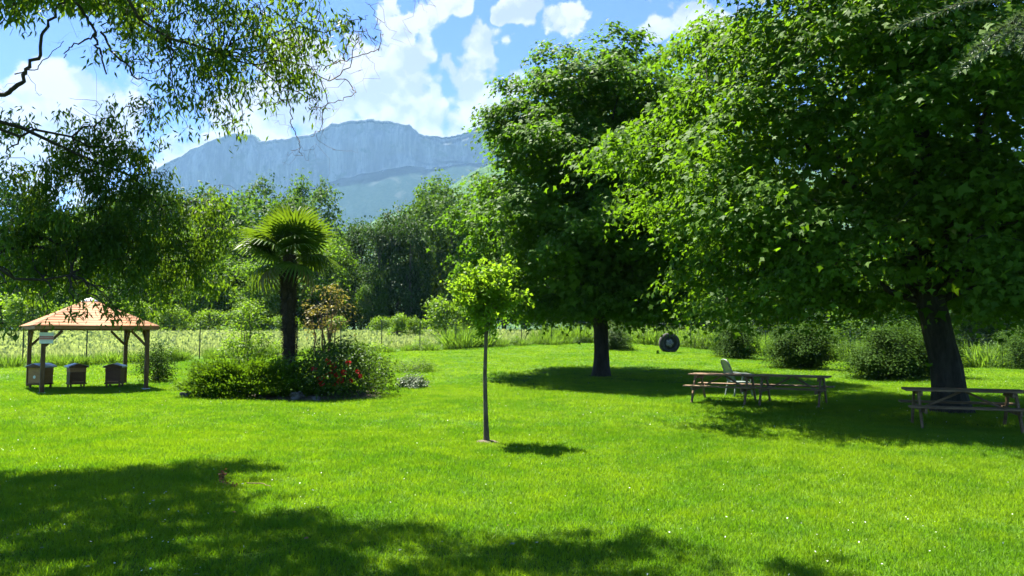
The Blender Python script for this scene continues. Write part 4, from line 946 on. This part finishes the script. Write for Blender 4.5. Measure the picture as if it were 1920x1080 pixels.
cV = [(-.20, -.20, AP - .075), (.20, -.20, AP - .075), (.20, .20, AP - .075), (-.20, .20, AP - .075), (0, 0, AP + .055), (-.20, -.20, AP - .105), (.20, -.20, AP - .105), (.20, .20, AP - .105), (-.20, .20, AP - .105)]
link('roof_cap', raw_mesh('roof_cap', cV, [np.array([(0, 1, 4), (1, 2, 4), (2, 3, 4), (3, 0, 4)]), np.array([(0, 5, 6, 1), (1, 6, 7, 2), (2, 7, 8, 3), (3, 8, 5, 0)])], M['zinc']), parent=t)
# notice board on the near post
rot = Matrix.Rotation(A0, 4, 'Z'); npz = Vector((gx, gy, gz(gx, gy))) + (rot @ Vector((-HB + .06, -HB - .075, 1.66)))
s = tag(empty('notice_board', npz, A0 - R(8)), 'white notice with red band fixed to the shelter post nearest the lawn', 'sign')
link('board', box_mesh('board', .36, .018, .33, M['sign_white'], .003), parent=s)
for zc, hh in ((.035, .040), (-.012, .030), (-.052, .012)): link('red_band', box_mesh('red_band', .35, .006, hh, M['sign_red'], 0, (0, -.0115, zc)), parent=s)
link('pale_line', box_mesh('pale_line', .30, .004, .006, M['sign_white'], 0, (0, -.0155, .035)), parent=s)

# beehives
def hive(x, y, rz, front, side, roofk, label, disc):
    h = tag(empty('beehive', on(x, y), rz), label, 'beehive')
    for sx in (-1, 1):
        for sy in (-1, 1): link('leg', box_mesh('leg', .05, .05, .14, M['hive_dark'], .004, (sx * .19, sy * .2, .05)), parent=h)
    link('floor_board', box_mesh('floor_board', .50, .56, .04, M['hive_dark'], .004, (0, -.02, .14)), parent=h)
    b = link('brood_box', box_mesh('brood_box', .46, .50, .31, front, .006, (0, 0, .316)), parent=h)
    link('super_box', box_mesh('super_box', .47, .51, .17, side, .006, (0, 0, .558)), parent=h)
    link('entrance_strip', box_mesh('entrance_strip', .34, .012, .03, M['hive_wood'], .002, (0, -.257, .19)), parent=b)
    e = .30; d = .31; z0 = .645; z1 = .725
    V = [(-e, -d, z0), (0, -d, z1), (e, -d, z0), (-e, d, z0), (0, d, z1), (e, d, z0), (-e, -d, z0 - .045), (e, -d, z0 - .045), (-e, d, z0 - .045), (e, d, z0 - .045)]
    F4 = np.array([(0, 1, 4, 3), (1, 2, 5, 4), (6, 0, 3, 8), (2, 7, 9, 5), (6, 8, 9, 7)]); F5 = np.array([(6, 7, 2, 1, 0), (8, 3, 4, 5, 9)])
    link('roof', raw_mesh('roof', V, [F4, F5], M['zinc']), parent=h)
    g_ = np.array([(-e + .02, z0 - .045), (e - .02, z0 - .045), (e - .02, z0 - .004), (0, z1 - .010), (-e + .02, z0 - .004)])
    gm = raw_mesh('gable', [(p[0], -d - .012, p[1]) for p in g_] + [(p[0], -d - .002, p[1]) for p in g_], [np.array([(0, 1, 2, 3, 4)]), np.array([(i, i + 5, (i + 1) % 5 + 5, (i + 1) % 5) for i in range(5)])], M['hive_dark'])
    link('gable', gm, parent=h)
    if disc:
        bm = bmesh.new(); bmesh.ops.create_cone(bm, cap_ends=True, segments=20, radius1=.045, radius2=.045, depth=.012)
        m_ = bpy.data.meshes.new('entrance_disc'); bmesh.ops.rotate(bm, verts=bm.verts, matrix=Matrix.Rotation(R(90), 3, 'X')); bmesh.ops.translate(bm, verts=bm.verts, vec=(0, -.256, .34)); bm.to_mesh(m_); bm.free(); m_.materials.append(M['sign_white'])
        link('entrance_disc', m_, parent=b)
    h.scale = (1, 1, 1.12)
    return h
hive(-15.0, 23.9, R(-10), M['hive_wood'], M['hive_wood'], 0, 'orange brown beehive with white round disc beside the near shelter post', True)
hive(-14.25, 24.55, R(42), M['hive_dark'], M['hive_wood'], 0, 'two-tone beehive in the middle of the row of three', False)
hive(-13.25, 25.05, R(14), M['hive_dark'], M['hive_dark'], 0, 'dark brown beehive in front of the leafy bush', False)

# ------------------------------------------------------------------ picnic tables
def picnic(x, y, rz, L, label):
    t = tag(empty('picnic_table', on(x, y), rz), label, 'table'); Wd = M['table_wood']; sp = L * .37
    for i in range(5): link('top_plank', box_mesh('top_plank', L + .02 * math.sin(i * 3), .132, .036, Wd, .005, (0, (i - 2) * .140, .722)), parent=t)
    for s in (-1, 1):
        for j in (0, 1): link('bench_plank', box_mesh('bench_plank', L, .125, .036, Wd, .005, (0, s * (.575 + j * .133), .438)), parent=t)
    for e in (-1, 1):
        X = e * sp
        link('top_batten', beam_mesh('top_batten', (X, -.33, .659), (X, .33, .659), .042, .088, Wd), parent=t)
        link('seat_support', beam_mesh('seat_support', (X, -.76, .373), (X, .76, .373), .042, .092, Wd), parent=t)
        for s in (-1, 1): link('leg', beam_mesh('leg', (X + e * .045, s * .62, -.02), (X + e * .045, s * .24, .702), .040, .092, Wd, (0, 1, 0)), parent=t)
        link('brace', beam_mesh('brace', (X - e * .035, 0, .36), (e * .05, 0, .688), .075, .042, Wd, (0, 0, 1)), parent=t)
    return t
picnic(5.62, 19.95, R(-31), 1.72, 'picnic table with its end in the sun, next to the pale garden chair')
picnic(7.12, 19.05, R(-31), 1.76, 'picnic table standing end to end between garden chair table and maple trunk')
picnic(8.55, 14.25, R(-20), 2.02, 'picnic table in dappled shade directly before the thick maple trunk')

# ------------------------------------------------------------------ plastic garden chair
t = tag(empty('garden_chair', on(6.42, 21.3), R(102)), 'pale plastic garden chair with slatted high back behind the picnic tables', 'chair')
Pm = M['plastic']                                            # the sitter would face -y
link('seat', box_mesh('seat', .46, .44, .03, Pm, .01, (0, 0, .42)), parent=t)
def back_at(u, v): return np.array([u, .20 + .24 * v, .43 + .62 * v])
A = Acc()
fr = [back_at(-.21, 0), back_at(-.225, .5), back_at(-.21, .88), back_at(-.12, .985), back_at(0, 1.01), back_at(.12, .985), back_at(.21, .88), back_at(.225, .5), back_at(.21, 0)]
A.tube(fr, [.022] * 9, 8); link('back_frame', A.mesh('back_frame', Pm), parent=t)
for i in range(7):
    u = (i - 3) * .055; link('back_slat', beam_mesh('back_slat', back_at(u, .03), back_at(u, .97 - .02 * abs(i - 3)), .030, .010, Pm, (0, 1, 0), .002), parent=t)
for s in (-1, 1):
    A = Acc(); A.tube([(s * .25, .30, .66), (s * .27, .12, .66), (s * .275, -.08, .655), (s * .265, -.24, .63), (s * .25, -.27, .56), (s * .245, -.255, .44)], [.026, .03, .032, .03, .024, .02], 8); link('arm', A.mesh('arm', Pm), parent=t)
    link('leg', beam_mesh('leg', (s * .27, -.29, -.01), (s * .235, -.22, .42), .05, .035, Pm, (0, 1, 0), .008), parent=t)
    link('leg', beam_mesh('leg', (s * .26, .28, -.01), (s * .225, .20, .42), .05, .035, Pm, (0, 1, 0), .008), parent=t)

# ------------------------------------------------------------------ upright disc by the fence
t = tag(empty('cable_drum', on(9.45, 45.0), R(6)), 'dark round drum standing upright on the lawn by the fence', 'drum')
def ring(name, r0, r1, y0, y1, mat, wob=0.0):
    n = 48; a = np.linspace(0, 6.283, n, endpoint=False); V = []; zc = .56
    for r, y in ((r0, y0), (r1, y0), (r1, y1), (r0, y1)):
        rr_ = r * (1 + wob * np.sin(a * 5 + r * 9)); V.append(np.stack([rr_ * np.cos(a), 0 * a + y, np.maximum(zc + rr_ * np.sin(a), .0)], 1))
    V = np.concatenate(V); i = np.arange(n); j = (i + 1) % n
    return raw_mesh(name, V, np.concatenate([np.stack([k * n + i, ((k + 1) % 4) * n + i, ((k + 1) % 4) * n + j, k * n + j], 1) for k in range(4)]), mat)
link('rim', ring('rim', .36, .61, -.16, .16, M['drum']), parent=t)
link('face_plate', ring('face_plate', .0, .36, -.10, .10, M['drum'], .0), parent=t)
link('worn_core', ring('worn_core', .0, .22, -.125, -.09, M['drum_core'], .16), parent=t)

# ------------------------------------------------------------------ small things on the lawn
rng = np.random.default_rng(101)
def dry_weed(x, y, h, n, spread, label):
    t = tag(empty('dry_weed', on(x, y)), label, 'weed'); A = Acc(); NP = []
    for i in range(5):
        e = np.array([rng.normal(0, spread), rng.normal(0, spread * .7), h * rng.uniform(.6, 1)]); p = wobble(rng, (0, 0, -.01), e, 7, .1); A.tube(p, np.linspace(.004, .002, 7), 4); NP += [p[rng.integers(1, 7)] + rng.normal(0, .012, 3) for _ in range(n // 5)]
    link('stem', A.mesh('stem', M['twig']), parent=t)
    NP = np.array(NP); NP[:, 2] = np.maximum(NP[:, 2], .01)
    V, F = scatter(NP, rng.normal(0, 1, (len(NP), 3)) + (0, 0, .2), rng.normal(0, 1, (len(NP), 3)), rng.uniform(.02, .042, len(NP)), OVAL_V * (1.3, 1, 1), OVAL_F)
    tag(link('leaf', raw_mesh('leaf', V, F, M['dry_leaf']), parent=t), kind='stuff')
dry_weed(-3.42, 8.95, .17, 80, .012, 'upright withered brown weed at the shadow edge on the lawn')
dry_weed(-3.17, 8.75, .055, 60, .10, 'flat withered brown weed lying in the sunlit grass')
A = Acc(); A.tube(wobble(rng, (-3.05, 8.72, .05), (-2.72, 8.55, .045), 9, .06), np.linspace(.006, .003, 9), 5)
tag(link('fallen_twig', A.mesh('fallen_twig', M['twig'])), 'thin fallen twig on the grass beside the withered weeds', 'twig')
for i in range(26):                                         # pale leaves dropped by the willow
    y = rng.uniform(5.2, 9.0); x = rng.uniform(-.66, .25) * y
    V, F = scatter(np.zeros((1, 3)), np.array([(1.0, 0, .1)]), rng.normal(0, .25, (1, 3)) + (0, 0, 1), [rng.uniform(.03, .06)], OVAL_V * (1.2, 1, 1), OVAL_F)
    o = link('fallen_leaf', raw_mesh('fallen_leaf', V, F, M['silver_leaf' if i % 5 else 'dry_leaf']), loc=on(x, y, .045), rot=(0, 0, rng.random() * 6.283))
    if i % 5: tag(o, 'pale fallen leaf lying on the grass in the willow shade', 'leaf', 'pale fallen leaves on the shaded grass')
    else: tag(o, 'rusty brown fallen leaf lying on the grass in the willow shade', 'leaf', 'brown fallen leaves on the shaded grass')
# daisies and clover heads dotted through the turf
n = 1400; y = 4.5 + 32 * rng.random(n) ** 1.3; x = (rng.random(n) * 2 - 1) * (y * .72 + 1)
k = beyond(x, y) < -.5; x, y = x[k], y[k]; n = len(x)
clus = np.sin(x * .9 + 2) * np.sin(y * .7) + rng.normal(0, .6, n) > -.1; x, y = x[clus], y[clus]; n = len(x)
a = np.linspace(0, 6.283, 7)[:-1]; D_V = np.concatenate([[(0, 0, .15)], np.stack([np.cos(a), np.sin(a), 0 * a], 1)]); D_F = np.array([(0, i, i % 6 + 1) for i in range(1, 7)], np.int32)
P = np.stack([x, y, ground_z(x, y) + rng.uniform(.035, .06, n)], 1); nr = rng.normal(0, .35, (n, 3)) + (0, 0, 1)
V, F = scatter(P, rng.normal(0, 1, (n, 3)), nr, rng.uniform(.004, .0085, n) * (1 + (y > 14) * .35), D_V, D_F)
tag(link('lawn_daisy', raw_mesh('lawn_daisy', V, F, M['white_petal'])), 'tiny white daisies and clover heads dotted through the lawn', 'flower', kind='stuff')
